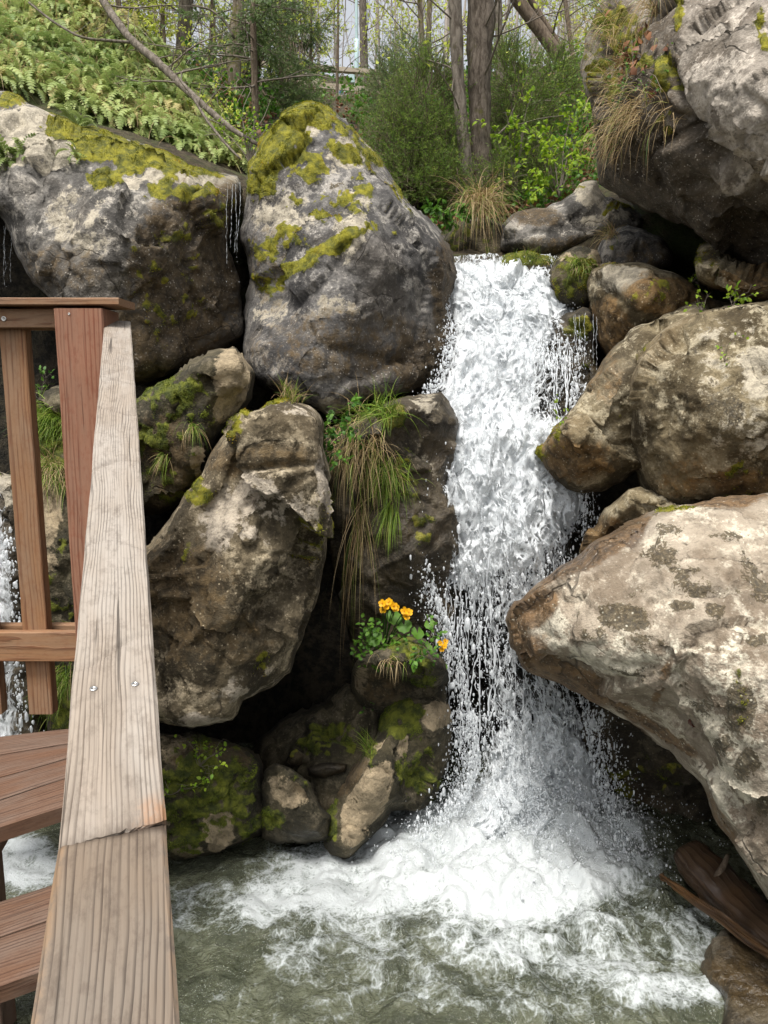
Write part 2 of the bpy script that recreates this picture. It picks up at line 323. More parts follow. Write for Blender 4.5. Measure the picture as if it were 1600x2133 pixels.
M['larch'] = wood_mat('larch_brown', (.26, .135, .062), (.14, .05, .019), (.235, .175, .125), .4)
M['larchred'] = wood_mat('larch_red', (.27, .125, .072), (.15, .038, .016), (.235, .145, .098), .4)
M['rail'] = wood_mat('weathered_rail', (.29, .24, .19), (.065, .046, .032), (.33, .295, .255), .8, ring=.0046, bstr=.3, fine=1.5, warm=(.34, .15, .05), off=.055, zc=.05, wv=.055)
M['railnear'] = wood_mat('near_rail', (.185, .14, .10), (.05, .033, .022), (.185, .155, .125), .75, ring=.0052, bstr=.25, fine=1.5, warm=(.33, .185, .08), off=.05, zc=.05, wv=.045)
M['tread'] = wood_mat('stair_boards', (.135, .07, .04), (.06, .025, .014), (.15, .11, .085), .6, ring=.012)
M['oldwood'] = wood_mat('bridge_boards', (.34, .28, .20), (.20, .15, .10), (.38, .34, .28), .6)
M['drift'] = wood_mat('driftwood', (.085, .048, .024), (.035, .016, .008), (.085, .062, .045), .4, ring=.012, gloss=.3, bstr=.9)
M['drift2'] = wood_mat('splintered_plank', (.14, .07, .025), (.06, .025, .008), (.09, .06, .035), .3, ring=.007, gloss=.35, bstr=.9)
M['steel'] = plain('zinc_screw', (.62, .60, .57), .35, 1.0)
M['black'] = plain('socket', (.01, .01, .01), .6)
M['foam'] = foam_mat('falling_water')
M['foam2'] = foam_mat('water_lace', s1=19, s2=46, lo=.36, hi=.58)
M['drop'] = (lambda mt: (outp(mt[1], nd(mt[1], 'ShaderNodeMixShader', {0: .42, 2: nd(mt[1], 'ShaderNodeBsdfTransparent'), 1: nd(mt[1], 'ShaderNodeMixShader', {0: .3, 1: pbsdf(mt[1], col=(.87, .9, .92), rough=.12, spec=.6), 2: nd(mt[1], 'ShaderNodeBsdfTranslucent', {0: (.9, .93, .95)})})})), mt[0])[1])(new_mat('water_drop'))
M['pool'] = pool_mat()
M['earth'] = earth_mat()
M['bedrock'] = rock_mat('stream_bed', (.06, .055, .03), (.15, .14, .08), (.28, .26, .17), wet=.3)

# ------------------------------------------------------------------ shape helpers
def tubes(P, R, S=6, twist=0.0):
    """P (N,K,3) paths, R (N,K) radii -> verts, quads"""
    P = np.asarray(P, float); R = np.asarray(R, float); N, K, _ = P.shape
    T = nrm(np.gradient(P, axis=1)); ref = np.where(np.abs(T[:, :1, 2:3]) > .85, np.array([1., 0, 0]), np.array([0, 0, 1.]))
    ref = np.broadcast_to(ref, T.shape); A = nrm(np.cross(T, ref)); B = np.cross(T, A)
    ang = np.arange(S) / S * 2 * np.pi
    V = P[:, :, None] + R[:, :, None, None] * (np.cos(ang)[None, None, :, None] * A[:, :, None] + np.sin(ang)[None, None, :, None] * B[:, :, None])
    i = np.arange(N)[:, None, None] * K * S; k = np.arange(K - 1)[None, :, None] * S; s = np.arange(S)[None, None]
    a = i + k + s; b = i + k + (s + 1) % S
    F = np.stack([a, b, b + S, a + S], -1).reshape(-1, 4)
    return V.reshape(-1, 3), F
def cap(P, R, S=6):                                       # tube with closed ends
    V, F = tubes(P[None], R[None], S); n = len(V)
    V = np.r_[V, P[:1], P[-1:]]; s = np.arange(S)
    T = np.r_[np.c_[(s + 1) % S, s, np.full(S, n)], np.c_[n - S + s, n - S + (s + 1) % S, np.full(S, n + 1)]]
    return V, [F, T]
def grow(st, di, ln, K, wig, grav, g=rng):
    st = np.asarray(st, float); di = nrm(np.asarray(di, float)); N = len(st); P = np.zeros((N, K, 3)); P[:, 0] = st; d = di.copy()
    for k in range(1, K):
        d = nrm(d + g.normal(0, wig, (N, 3)) + np.array([0, 0, grav])); P[:, k] = P[:, k - 1] + d * (np.asarray(ln) / (K - 1)).reshape(-1, 1)
    return P
def blades(st, di, ln, wd, droop, segs=3, g=rng, flat=None):
    """curved tapering strips; returns verts, tris, hue"""
    st = np.asarray(st, float); N = len(st); di = nrm(np.asarray(di, float)); ln = np.broadcast_to(ln, N); wd = np.broadcast_to(wd, N); droop = np.broadcast_to(droop, N)
    side = nrm(np.cross(di, g.normal(0, 1, (N, 3)))) if flat is None else nrm(np.cross(di, flat))
    rows = []; p = st.copy(); d = di.copy()
    for k in range(segs + 1):
        f = k / segs; w = wd * (1 - f) ** .7 * .5
        if k < segs: rows += [p - side * w[:, None], p + side * w[:, None]]
        else: rows.append(p)
        d = nrm(d + np.array([0, 0, -1.]) * droop[:, None] / segs); p = p + d * (ln / segs)[:, None]
    nv = 2 * segs + 1; V = np.stack(rows, 1).reshape(-1, 3); b = np.arange(N)[:, None] * nv; F = []
    for k in range(segs - 1):
        q = 2 * k; F += [np.c_[b + q, b + q + 1, b + q + 3], np.c_[b + q, b + q + 3, b + q + 2]]
    q = 2 * (segs - 1); F.append(np.c_[b + q, b + q + 1, b + q + 2])
    return V, np.concatenate(F), np.repeat(g.random(N), nv)
def leaves(st, di, up, ln, wd, g=rng, fold=.2):
    st = np.asarray(st, float); N = len(st); di = nrm(np.asarray(di, float)); s = nrm(np.cross(di, up)); n = np.cross(s, di)
    ln = np.broadcast_to(ln, N)[:, None]; wd = np.broadcast_to(wd, N)[:, None]
    pts = [st, st + di * ln * .35 + s * wd * .5 + n * wd * fold, st + di * ln * .75 + s * wd * .36 + n * wd * fold * .6, st + di * ln - n * ln * .08, st + di * ln * .75 - s * wd * .36 + n * wd * fold * .6, st + di * ln * .35 - s * wd * .5 + n * wd * fold]
    V = np.stack(pts, 1).reshape(-1, 3); b = np.arange(N)[:, None] * 6
    F = np.concatenate([np.c_[b, b + 1, b + 5], np.c_[b + 1, b + 2, b + 4], np.c_[b + 1, b + 4, b + 5], np.c_[b + 2, b + 3, b + 4]])
    return V, F, np.repeat(g.random(N), 6)
ICO = None
def blobs(P, R, stretch=None, g=rng):
    """small smooth drops"""
    t = (1 + 5 ** .5) / 2
    v = nrm(np.array([(-1, t, 0), (1, t, 0), (-1, -t, 0), (1, -t, 0), (0, -1, t), (0, 1, t), (0, -1, -t), (0, 1, -t), (t, 0, -1), (t, 0, 1), (-t, 0, -1), (-t, 0, 1)], float))
    f = np.array([(0, 11, 5), (0, 5, 1), (0, 1, 7), (0, 7, 10), (0, 10, 11), (1, 5, 9), (5, 11, 4), (11, 10, 2), (10, 7, 6), (7, 1, 8), (3, 9, 4), (3, 4, 2), (3, 2, 6), (3, 6, 8), (3, 8, 9), (4, 9, 5), (2, 4, 11), (6, 2, 10), (8, 6, 7), (9, 8, 1)])
    N = len(P); S = np.ones((N, 3)) if stretch is None else stretch
    V = P[:, None] + v[None] * (np.asarray(R)[:, None] * S)[:, None]
    return V.reshape(-1, 3), (f[None] + 12 * np.arange(N)[:, None, None]).reshape(-1, 3)

def inpoly(Q, poly):
    x, y = Q[:, 0], Q[:, 1]; c = np.zeros(len(Q), bool); n = len(poly)
    for i in range(n):
        x1, y1 = poly[i]; x2, y2 = poly[(i + 1) % n]
        if y1 == y2: continue
        c ^= ((y1 > y) != (y2 > y)) & (x < (x2 - x1) * (y - y1) / (y2 - y1) + x1)
    return c
def polydist(Q, poly):
    d = np.full(len(Q), 1e9); n = len(poly)
    for i in range(n):
        a = poly[i]; b = poly[(i + 1) % n]; ab = b - a; t = np.clip(((Q - a) @ ab) / max(ab @ ab, 1e-9), 0, 1)
        d = np.minimum(d, np.hypot(*(Q - a - t[:, None] * ab).T))
    return d
def catmull(pts, step):
    p = np.asarray(pts, float); n = len(p); out = []
    for i in range(n):
        p0, p1, p2, p3 = p[i - 1], p[i], p[(i + 1) % n], p[(i + 2) % n]; k = max(1, int(np.hypot(*(p2 - p1)) / step))
        for j in range(k):
            t = j / k; c = .5 * (2 * p1 + (p2 - p0) * t + (2 * p0 - 5 * p1 + 4 * p2 - p3) * t * t + (3 * p1 - p0 - 3 * p2 + p3) * t ** 3)
            out.append(.4 * c + .6 * (p1 + (p2 - p1) * t))
    return np.array(out)
def ell(Q, L):                                            # soft patches: (cx, cy, rx, ry[, strength[, angle]])
    m = np.zeros(len(Q))
    for e in (L or []):
        cx, cy, rx, ry = e[:4]; s = e[4] if len(e) > 4 else 1.; an = math.radians(e[5] if len(e) > 5 else 0)
        d = Q - np.array([cx, cy]); u = d[:, 0] * math.cos(an) + d[:, 1] * math.sin(an); v = -d[:, 0] * math.sin(an) + d[:, 1] * math.cos(an)
        r2 = (u / rx) ** 2 + (v / ry) ** 2; k = s * np.clip(1.25 - r2 * .75, -0, 1)
        m = np.where(np.abs(k) > np.abs(m), k, m)
    return m

ROCKS = {}
def rock(key, name, label, outline, ctrl, mat, thick=.7, seed=1, step=7, R=70, rd=.35, amp=1.0, moss=None, pale=None, brown=None, wet=None, darkp=None, fuzz=0, fmat='moss', topmoss=0.0, fac=1.0, cat='boulder', flen=.013, mossh=.010, rag=4.0, strat=None, cracks=None, group=None):
    poly = catmull(outline, 11)
    nn = np.roll(poly, -1, 0) - np.roll(poly, 1, 0); nn = nrm(np.c_[nn[:, 1], -nn[:, 0]])
    q3 = np.c_[poly / 60, np.full(len(poly), seed * 3.7)]
    poly = poly + nn * (rag * 1.5 * perlin(q3 * .8, seed) + rag * perlin(q3 * 2.2, seed + 5))[:, None]
    lo, hi = poly.min(0), poly.max(0)
    gx, gy = np.meshgrid(np.arange(lo[0], hi[0], step), np.arange(lo[1], hi[1], step * .87)); gx[1::2] += step / 2
    Q = np.c_[gx.ravel(), gy.ravel()]; g = np.random.default_rng(seed); Q = Q + g.uniform(-.25, .25, Q.shape) * step
    Q = Q[inpoly(Q, poly)]; Q = Q[polydist(Q, poly) > step * .6]
    nb = len(poly); A = np.r_[poly, Q]
    r = delaunay_2d_cdt([Vector(a) for a in A], [(i, (i + 1) % nb) for i in range(nb)], [], 1, 1e-4)
    A = np.array([tuple(v) for v in r[0]]); T = np.array([f for f in r[2] if len(f) == 3])
    D = polydist(A, poly); D[D < .01] = 0
    C = np.array([(c[0], c[1]) for c in ctrl]); Yc = np.array([c[2] for c in ctrl])
    Y = tps(C, Yc, A); t = np.clip(D / R, 0, 1); prof = np.sqrt(np.maximum(1 - (1 - t) ** 2, 0))
    Yf = Y + rd * (1 - prof)
    V = at(A[:, 0], A[:, 1], Yf)
    def normals(V, T):
        fn = np.cross(V[T[:, 1]] - V[T[:, 0]], V[T[:, 2]] - V[T[:, 0]]); N = np.zeros_like(V)
        for k in range(3): np.add.at(N, T[:, k], fn)
        N = nrm(N); s = np.sign(-(N * nrm(V)).sum(-1)); s[s == 0] = 1; return N * np.where(s < 0, -1, 1)[:, None]
    N = normals(V, T)
    edge = .18 + .82 * sst(0, 38, D)
    o = np.array([seed * 13.1, seed * 5.3, seed * 7.7])
    dsp = .055 * fbm(V + o, 1.9, 3, seed) + .105 * fac * facet(V + o + .06 * np.c_[perlin(V * 4 + o, 1), perlin(V * 4 + o, 2), perlin(V * 4 + o, 3)], 2.4, seed) + .030 * fac * facet(V + o + .03 * np.c_[perlin(V * 9 + o, 4), perlin(V * 9 + o, 5), perlin(V * 9 + o, 6)], 7.0, seed + 20) + .010 * ridged(V + o, 6, 3, seed + 3) + .007 * fbm(V + o, 22, 2, seed + 9)
    if strat is not None:                                  # bedding cracks: (x1,y1,x2,y2,width px,depth m)
        for (x1, y1, x2, y2, w, dp) in strat:
            a = np.array([x1, y1.__float__()]); ab = np.array([x2 - x1, y2 - y1.__float__()]); tt = np.clip(((A - a) @ ab) / (ab @ ab), 0, 1)
            dd = np.hypot(*(A - a - tt[:, None] * ab).T) + 6 * perlin(np.c_[A / 25, np.zeros(len(A))], seed)
            dsp = dsp - dp * np.exp(-(dd / w) ** 2) * np.sin(np.pi * np.clip(tt * .9 + .05, 0, 1)) ** .5
    V = V + N * (dsp * amp * edge)[:, None]
    N = normals(V, T)
    n1 = fbm(V + o, 7, 4, seed + 31, .6)
    mm = ell(A, moss) + topmoss * sst(.35, .8, N[:, 2])
    m = sst(.38, .78, mm + .46 * n1 + .36 * fbm(V + o, 21, 2, seed + 77)) * (mm > .05)
    if mossh: V = V + N * (m * mossh * (1 + .8 * fbm(V, 26, 2, seed + 40)))[:, None]
    att = {'moss': m}
    for k, l in (('pale', pale), ('brown', brown), ('wet', wet), ('darkp', darkp)): att[k] = ell(A, l)
    # back of the boulder, on the same outline
    inn = D > 0.01; idx = np.arange(len(A)); bidx = idx.copy(); bidx[inn] = len(A) + np.arange(inn.sum())
    pb = np.sqrt(np.maximum(1 - (1 - np.clip(D / (R * 1.4), 0, 1)) ** 2, 0))
    Vb = at(A[inn, 0], A[inn, 1], (Y + rd + thick * pb)[inn]); Vb = Vb + .06 * np.c_[perlin(Vb * 2 + o, 1), perlin(Vb * 2 + o, 2), perlin(Vb * 2 + o, 3)]
    # orient front faces to the camera
    fn = np.cross(V[T[:, 1]] - V[T[:, 0]], V[T[:, 2]] - V[T[:, 0]]); flip = (fn * V[T[:, 0]]).sum(-1) > 0; T[flip] = T[flip][:, ::-1]
    VV = np.r_[V, Vb]; FF = np.r_[T, bidx[T][:, ::-1]]
    ob = mk(name, VV, FF, M[mat], None, {k: np.r_[a, a[inn]] for k, a in att.items()})
    tag(ob, label, cat, group)
    ROCKS[key] = dict(o=ob, A=A, V=V, N=N, T=T, m=m)
    if fuzz:
        ar = .5 * np.linalg.norm(np.cross(V[T[:, 1]] - V[T[:, 0]], V[T[:, 2]] - V[T[:, 0]]), axis=1) * m[T].mean(1)
        k = g.choice(len(T), fuzz, p=ar / ar.sum()); b = g.dirichlet((1, 1, 1), fuzz); P = (V[T[k]] * b[..., None]).sum(1); nn_ = (N[T[k]] * b[..., None]).sum(1)
        ln = flen * g.uniform(.5, 1.3, fuzz) * (.6 + .5 * np.clip(fbm(P, 12, 2, seed), -.5, 1))
        v, f, h = blades(P - nn_ * .003, nn_ + g.normal(0, .55, P.shape) + np.array([0, 0, -.1]), ln, flen * .42, .5, 1, g)
        hu = np.clip(.42 + .85 * fbm(P, 9, 3, seed + 60) + g.normal(0, .16, fuzz), 0, 1)
        mo = mk('moss', v, f, M[fmat], ob, {'hue': np.repeat(hu, 3)}); mo['kind'] = 'stuff'
    return ob
def spot(key, px, py):
    r = ROCKS[key]; i = np.argmin(((r['A'] - np.array([px, py])) ** 2).sum(1)); return r['V'][i], r['N'][i]
def spots(key, px, py): 
    q = np.array([spot(key, a, b) for a, b in zip(px, py)]); return q[:, 0], q[:, 1]

# ================================================================== SETTING: terrain
WZ = -2.2                                                  # pool level
_hc = [(0, 215, 5.4), (250, 300, 5.6), (450, 360, 5.7), (0, 30, 8.0), (200, -20, 9.0), (400, 165, 9.4), (500, 275, 7.5), (640, 255, 8.5), (980, 435, 8.6), (800, 425, 8.0), (1150, 405, 7.2),
       (1300, 330, 8.5), (700, 214, 20), (480, 190, 19), (850, 150, 28), (1200, 130, 24), (1500, 60, 12), (1000, 560, 5.5), (1060, 500, 6.3), (1500, 330, 6.5), (900, 500, 6.3)]
_hp = np.array([at(*c) for c in _hc]); _hx = np.r_[_hp, [(-9, 4, 3.0), (-9, 12, 7), (9, 5, 4), (9, 14, 7), (-18, 34, 15), (18, 34, 15), (0, 48, 17), (-30, 60, 24), (30, 60, 24), (0, 60, 20)]]
def hill(X, Y):
    C = _hx[:, :2]; Vv = _hx[:, 2]; Q = np.c_[X.ravel(), Y.ravel()]
    d2 = ((Q[:, None] - C[None]) ** 2).sum(-1); w = 1 / (d2 + .15) ** 1.5; idw = (w * Vv).sum(1) / w.sum(1)
    C2 = C * 60; n = len(C2)
    r = tps(C2, Vv, Q * 60) if True else idw
    return np.clip(.75 * np.clip(r, -1, 40) + .25 * idw, -1, 40).reshape(X.shape)
def ground(X, Y):
    X = np.asarray(X, float); Y = np.asarray(Y, float)
    P = np.c_[X.ravel(), Y.ravel(), np.zeros(X.size)]
    n = (fbm(P, .8, 4, 5) * .16).reshape(X.shape); nf = (fbm(P, 4, 3, 6) * .05).reshape(X.shape)
    b = sst(4.25, 5.75, Y + n * 1.5)
    hz = hill(X, Y) + n * np.clip((Y - 5) / 6, .3, 1.5) + nf
    z = (1 - b) * (-2.85 + nf) + b * hz
    lb = sst(-2.4, -4.6, X + n) * (1 - b); rb = sst(2.15, 4.2, X + n) * (1 - b)  # right bank: unseen rise added to block light from under the front boulder
    z = z + lb * (2.2 + n) + rb * (3.6 + n)
    return z
xs = np.unique(np.r_[np.arange(-5, 5.01, .14), np.linspace(5, 40, 40), -np.linspace(5, 40, 40)])
ys = np.unique(np.r_[np.linspace(-14, 2, 24), np.arange(2, 11, .12), np.arange(11, 26, .4), np.linspace(26, 90, 30)])
GX, GY = np.meshgrid(xs, ys); GZ = ground(GX, GY)
nx, ny = len(xs), len(ys); ii = (np.arange(ny - 1)[:, None] * nx + np.arange(nx - 1)[None]).ravel()
terr = mk('terrain', np.c_[GX.ravel(), GY.ravel(), GZ.ravel()], np.c_[ii, ii + 1, ii + nx + 1, ii + nx], M['earth'], None, {'gorge': (1 - sst(5.0, 5.9, GY.ravel()))}, origin=np.array([0, 0, 0.]))
tag(terr, 'dark gorge bed rising into a leafy brown and green wooded hillside', 'terrain', kind='structure')
def gz(x, y): return ground(np.atleast_1d(x), np.atleast_1d(y))
def gpt(px, py, Y=None):                                   # where a pixel's ray meets the hillside
    r = ray(px, py); Ys = np.linspace(5.2, 60, 900); P = r[None] * (Ys / r[1])[:, None]; g = ground(P[:, 0], P[:, 1]); k = np.argmax(P[:, 2] < g)
    return P[k] if (P[:, 2] < g).any() else P[-1]

# ================================================================== BOULDERS
rock('left', 'boulder', 'huge grey boulder at left with a mossy sloping shelf that water trickles off',
     [(-190, 190), (0, 196), (60, 216), (100, 232), (160, 266), (250, 288), (330, 312), (400, 346), (440, 360), (494, 368), (502, 398), (482, 440), (478, 520), (500, 600), (512, 700), (450, 738), (330, 790), (262, 805), (225, 720), (120, 640), (70, 590), (40, 535), (0, 450), (-190, 380)],
     [(-120, 300, 4.7), (60, 300, 4.55), (120, 480, 4.3), (260, 480, 4.15), (270, 620, 4.2), (400, 520, 4.45), (480, 480, 4.75), (440, 720, 4.6), (400, 385, 4.55), (240, 380, 4.38), (300, 320, 4.74), (120, 245, 4.72), (430, 365, 4.8)],
     'grey', 1.0, 3, 6, 60, .35, .9,
     moss=[(180, 285, 90, 40, 1.1, 25), (300, 335, 110, 32, 1.2, 14), (400, 352, 70, 16, .9, 8), (220, 375, 35, 30, 1.0), (20, 205, 40, 16, 1.0), (410, 405, 50, 18, .9), (330, 395, 40, 20, .6), (370, 470, 70, 60, .42), (350, 600, 90, 120, .34), (440, 440, 40, 40, .4)],
     pale=[(60, 285, 120, 70, .75), (380, 376, 110, 14, 1.0), (170, 470, 70, 100, .42), (262, 385, 40, 12, 1.0)], brown=[(390, 570, 120, 170, .95), (120, 560, 120, 60, .5), (300, 730, 120, 90, 1.0), (470, 460, 40, 90, .8), (360, 440, 80, 30, .5)], wet=[(400, 600, 110, 160, .35)], fuzz=46000, fac=.75, strat=[(235, 385, 275, 720, 14, .03)])
rock('pyr', 'boulder', 'pointed pyramid shaped dark grey boulder capped with yellow moss left of the waterfall',
     [(636, 213), (682, 217), (722, 252), (782, 322), (850, 422), (900, 472), (940, 532), (949, 590), (941, 640), (960, 690), (946, 750), (935, 792), (830, 822), (760, 832), (688, 872), (664, 860), (610, 832), (540, 800), (512, 750), (508, 650), (521, 580), (504, 480), (508, 420), (515, 350), (540, 300), (598, 232)],
     [(640, 240, 4.9), (560, 330, 4.72), (530, 480, 4.7), (530, 640, 4.6), (640, 420, 4.5), (750, 470, 4.28), (730, 580, 4.2), (880, 560, 4.55), (935, 660, 4.8), (600, 720, 4.12), (700, 820, 4.15), (860, 760, 4.5), (780, 350, 4.85), (700, 300, 4.75)],
     'pyr', 1.1, 5, 5.5, 45, .3, .75,
     moss=[(640, 240, 60, 34, 1.1), (590, 300, 60, 50, 1.1, -30), (690, 270, 50, 24, .8, 40), (545, 370, 36, 50, 1.0), (720, 310, 50, 40, .7), (640, 345, 60, 40, .72), (770, 330, 24, 40, .6, -30), (740, 420, 40, 50, .6, -40), (830, 410, 18, 46, .6, -30), (600, 520, 60, 50, .62), (690, 520, 70, 18, 1.1, -30), (620, 565, 70, 16, 1.0, -20), (560, 590, 30, 30, .8), (690, 460, 40, 22, .6), (790, 470, 40, 40, .3), (660, 420, 60, 40, .42)],
     pale=[(720, 320, 50, 40, .6), (735, 480, 40, 90, .55, 10), (600, 450, 70, 50, .5), (690, 850, 40, 20, .7), (640, 280, 30, 20, .6), (560, 650, 40, 50, .4), (700, 640, 60, 30, .4)], brown=[(720, 720, 220, 90, .5), (560, 560, 50, 120, .4), (930, 620, 34, 120, 1.0), (880, 760, 70, 60, .9), (930, 520, 20, 60, .6)], wet=[(900, 700, 60, 120, .4)], fuzz=60000, fac=.6, strat=[(745, 440, 720, 600, 12, -.03), (520, 690, 900, 770, 12, .03)])
rock('behindrail', 'boulder', 'green mossy sloping boulder with a pale yellow chipped face behind the handrail',
     [(235, 860), (285, 832), (340, 792), (430, 742), (490, 730), (528, 776), (527, 830), (500, 870), (452, 920), (430, 985), (392, 1040), (335, 1072), (235, 1070)],
     [(260, 900, 3.8), (340, 850, 3.72), (430, 800, 3.72), (480, 780, 3.75), (510, 800, 3.95), (400, 950, 3.72), (320, 1040, 3.85)],
     'mossrock', .8, 7, 6, 40, .25, .8, moss=[(330, 880, 100, 90, .62), (370, 810, 60, 40, .75), (330, 1000, 60, 60, .45)], pale=[(480, 790, 36, 60, 1.1, 10), (410, 960, 14, 40, .9), (465, 850, 30, 30, .8)], brown=[(340, 940, 70, 90, .6)], fuzz=16000, fmat='mossg')
rock('slab', 'boulder', 'large leaning brown slab boulder in the middle, ledge across its upper third',
     [(235, 1180), (318, 1130), (368, 1062), (420, 990), (455, 922), (492, 862), (560, 842), (600, 832), (640, 850), (664, 880), (670, 940), (690, 1040), (682, 1130), (660, 1230), (630, 1335), (602, 1400), (560, 1436), (508, 1462), (484, 1498), (400, 1513), (340, 1502), (260, 1490), (235, 1300)],
     [(300, 1200, 3.15), (420, 1080, 3.02), (520, 1000, 3.0), (560, 960, 2.97), (560, 880, 3.03), (640, 900, 3.06), (650, 1050, 3.0), (560, 1180, 2.9), (450, 1300, 2.88), (620, 1280, 3.1), (400, 1480, 2.95), (520, 1430, 3.0), (680, 1100, 3.2)],
     'slab', .8, 11, 5.5, 30, .24, 1.05, fac=1.0, moss=[(500, 890, 30, 40, .6), (560, 838, 50, 12, .9), (410, 1020, 18, 40, .7, 30), (650, 1080, 30, 90, .35), (540, 1380, 30, 30, .35), (380, 1130, 30, 70, .3)],
     pale=[(610, 865, 44, 20, .4), (450, 1080, 44, 70, .7), (530, 1060, 90, 80, .5), (655, 1000, 14, 60, .8), (420, 1490, 60, 16, .6), (520, 1420, 80, 40, .35), (620, 1080, 50, 60, .3)], brown=[(380, 1250, 120, 150, .62), (480, 1330, 110, 70, .5), (470, 960, 50, 40, .6), (570, 960, 90, 24, .5)], darkp=[(440, 1370, 40, 24, .4), (540, 1250, 60, 40, .3)], fuzz=9000,
     strat=[(495, 985, 660, 972, 7, .035), (520, 930, 500, 990, 7, .04), (560, 1180, 450, 1400, 10, .03), (655, 1150, 560, 1380, 10, -.04)])
rock('core', 'rock', 'smooth wet brown rock hung with dry grass between slab boulder and waterfall',
     [(672, 1000), (690, 905), (790, 850), (850, 822), (915, 826), (955, 880), (945, 1000), (960, 1100), (950, 1200), (960, 1300), (940, 1440), (760, 1420), (716, 1300), (690, 1200)],
     [(720, 950, 3.75), (800, 900, 3.62), (850, 900, 3.7), (900, 950, 3.8), (860, 1100, 3.72), (780, 1150, 3.7), (900, 1300, 3.85), (780, 1350, 3.85)],
     'wetrock', .6, 13, 6, 50, .3, .8, pale=[(880, 840, 40, 16, .4), (900, 930, 30, 60, .25)], moss=[(860, 1000, 40, 60, .45), (820, 870, 30, 30, .6), (880, 1090, 30, 50, .5)], fuzz=7000, fmat='mossg', wet=[(850, 1200, 100, 200, .8)], cat='rock')
rock('flower', 'rock', 'small rounded mossy rock with yellow marsh marigolds growing above it',
     [(732, 1430), (740, 1380), (770, 1352), (830, 1338), (885, 1342), (925, 1380), (930, 1470), (860, 1500), (790, 1490), (750, 1470)],
     [(770, 1400, 3.42), (830, 1400, 3.36), (890, 1410, 3.42)], 'mossrock', .45, 17, 5, 40, .22, .6, moss=[(840, 1360, 50, 24, .8), (880, 1400, 30, 40, .6)], pale=[(755, 1420, 16, 30, .5)], brown=[(800, 1430, 60, 40, .5)], fuzz=5000, fmat='mossg', cat='rock')
rock('lean', 'rock', 'tan leaning slab rock with green moss on its back, standing in the pool edge',
     [(672, 1736), (690, 1680), (722, 1618), (782, 1535), (800, 1480), (850, 1440), (905, 1445), (942, 1480), (936, 1565), (905, 1660), (870, 1690), (815, 1690), (785, 1730), (726, 1785), (686, 1780)],
     [(700, 1720, 3.22), (760, 1640, 3.2), (790, 1600, 3.22), (815, 1620, 3.28), (860, 1560, 3.38), (910, 1500, 3.42), (860, 1470, 3.5), (720, 1640, 3.32), (890, 1640, 3.45)],
     'mossrock', .4, 19, 4.5, 30, .2, .7, moss=[(830, 1500, 60, 50, .8), (870, 1600, 40, 70, .75), (690, 1700, 16, 60, .7), (770, 1560, 20, 50, .45)], pale=[(765, 1670, 36, 84, 1.1, 28), (768, 1580, 10, 56, 1.0, 38), (910, 1490, 30, 26, .9), (845, 1555, 12, 24, .8)], brown=[(730, 1600, 30, 70, .7, 30)], fuzz=12000, fmat='mossg', cat='rock', strat=[(800, 1535, 700, 1690, 6, .05)])
rock('lowleft', 'rock', 'broad moss covered rock at the pool edge beside the handrail',
     [(240, 1560), (330, 1536), (420, 1532), (500, 1552), (546, 1582), (556, 1680), (544, 1732), (450, 1782), (370, 1796), (240, 1790)],
     [(300, 1640, 3.1), (420, 1600, 3.12), (500, 1650, 3.15), (460, 1740, 3.2), (380, 1780, 3.15)], 'mossrock', .6, 23, 5, 45, .25, .9, moss=[(420, 1640, 120, 90, .72), (380, 1740, 60, 40, .6), (510, 1690, 40, 50, .7)], pale=[(455, 1725, 30, 44, 1.1), (390, 1768, 30, 18, 1.0), (360, 1560, 30, 30, .5), (350, 1690, 20, 30, .5)], brown=[(440, 1580, 100, 40, .6)], wet=[(400, 1780, 150, 24, .8)], fuzz=16000, fmat='mossg', cat='rock')
rock('midtan', 'rock', 'small rock with a bare tan face between two mossy rocks at the waterline',
     [(542, 1655), (550, 1606), (572, 1588), (606, 1596), (640, 1628), (668, 1680), (686, 1700), (684, 1745), (600, 1756), (546, 1744)],
     [(580, 1630, 3.22), (620, 1660, 3.2), (600, 1710, 3.25)], 'mossrock', .35, 29, 4.5, 20, .12, .9, pale=[(600, 1645, 46, 22, .7, 42)], moss=[(640, 1620, 24, 20, .5), (575, 1700, 30, 30, .7)], wet=[(620, 1720, 60, 24, 1.0)], fuzz=2500, fmat='mossg', cat='rock')
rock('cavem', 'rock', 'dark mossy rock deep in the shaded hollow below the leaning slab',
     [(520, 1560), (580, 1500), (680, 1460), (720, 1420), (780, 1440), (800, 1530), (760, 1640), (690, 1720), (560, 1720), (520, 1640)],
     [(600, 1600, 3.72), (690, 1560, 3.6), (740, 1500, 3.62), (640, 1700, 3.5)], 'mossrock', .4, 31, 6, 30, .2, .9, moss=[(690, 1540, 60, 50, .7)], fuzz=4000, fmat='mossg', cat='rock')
rock('pebble', 'stone', 'small olive stone lying in front of the dark hollow',
     [(596, 1590), (604, 1566), (620, 1560), (634, 1572), (632, 1590), (612, 1600)], [(610, 1580, 3.45), (622, 1578, 3.45)], 'olive', .15, 37, 3.5, 16, .07, .35, moss=[(615, 1570, 20, 12, .5)], cat='stone')
rock('pebbleb', 'stone', 'flat wet brown stone in the trickle between hollow and pool',
     [(640, 1600), (680, 1586), (724, 1590), (720, 1612), (676, 1622), (644, 1616)], [(660, 1602, 3.42), (700, 1600, 3.42)], 'wetrock', .2, 38, 4, 14, .07, .4, cat='stone', wet=[(680, 1600, 60, 30, 1)])
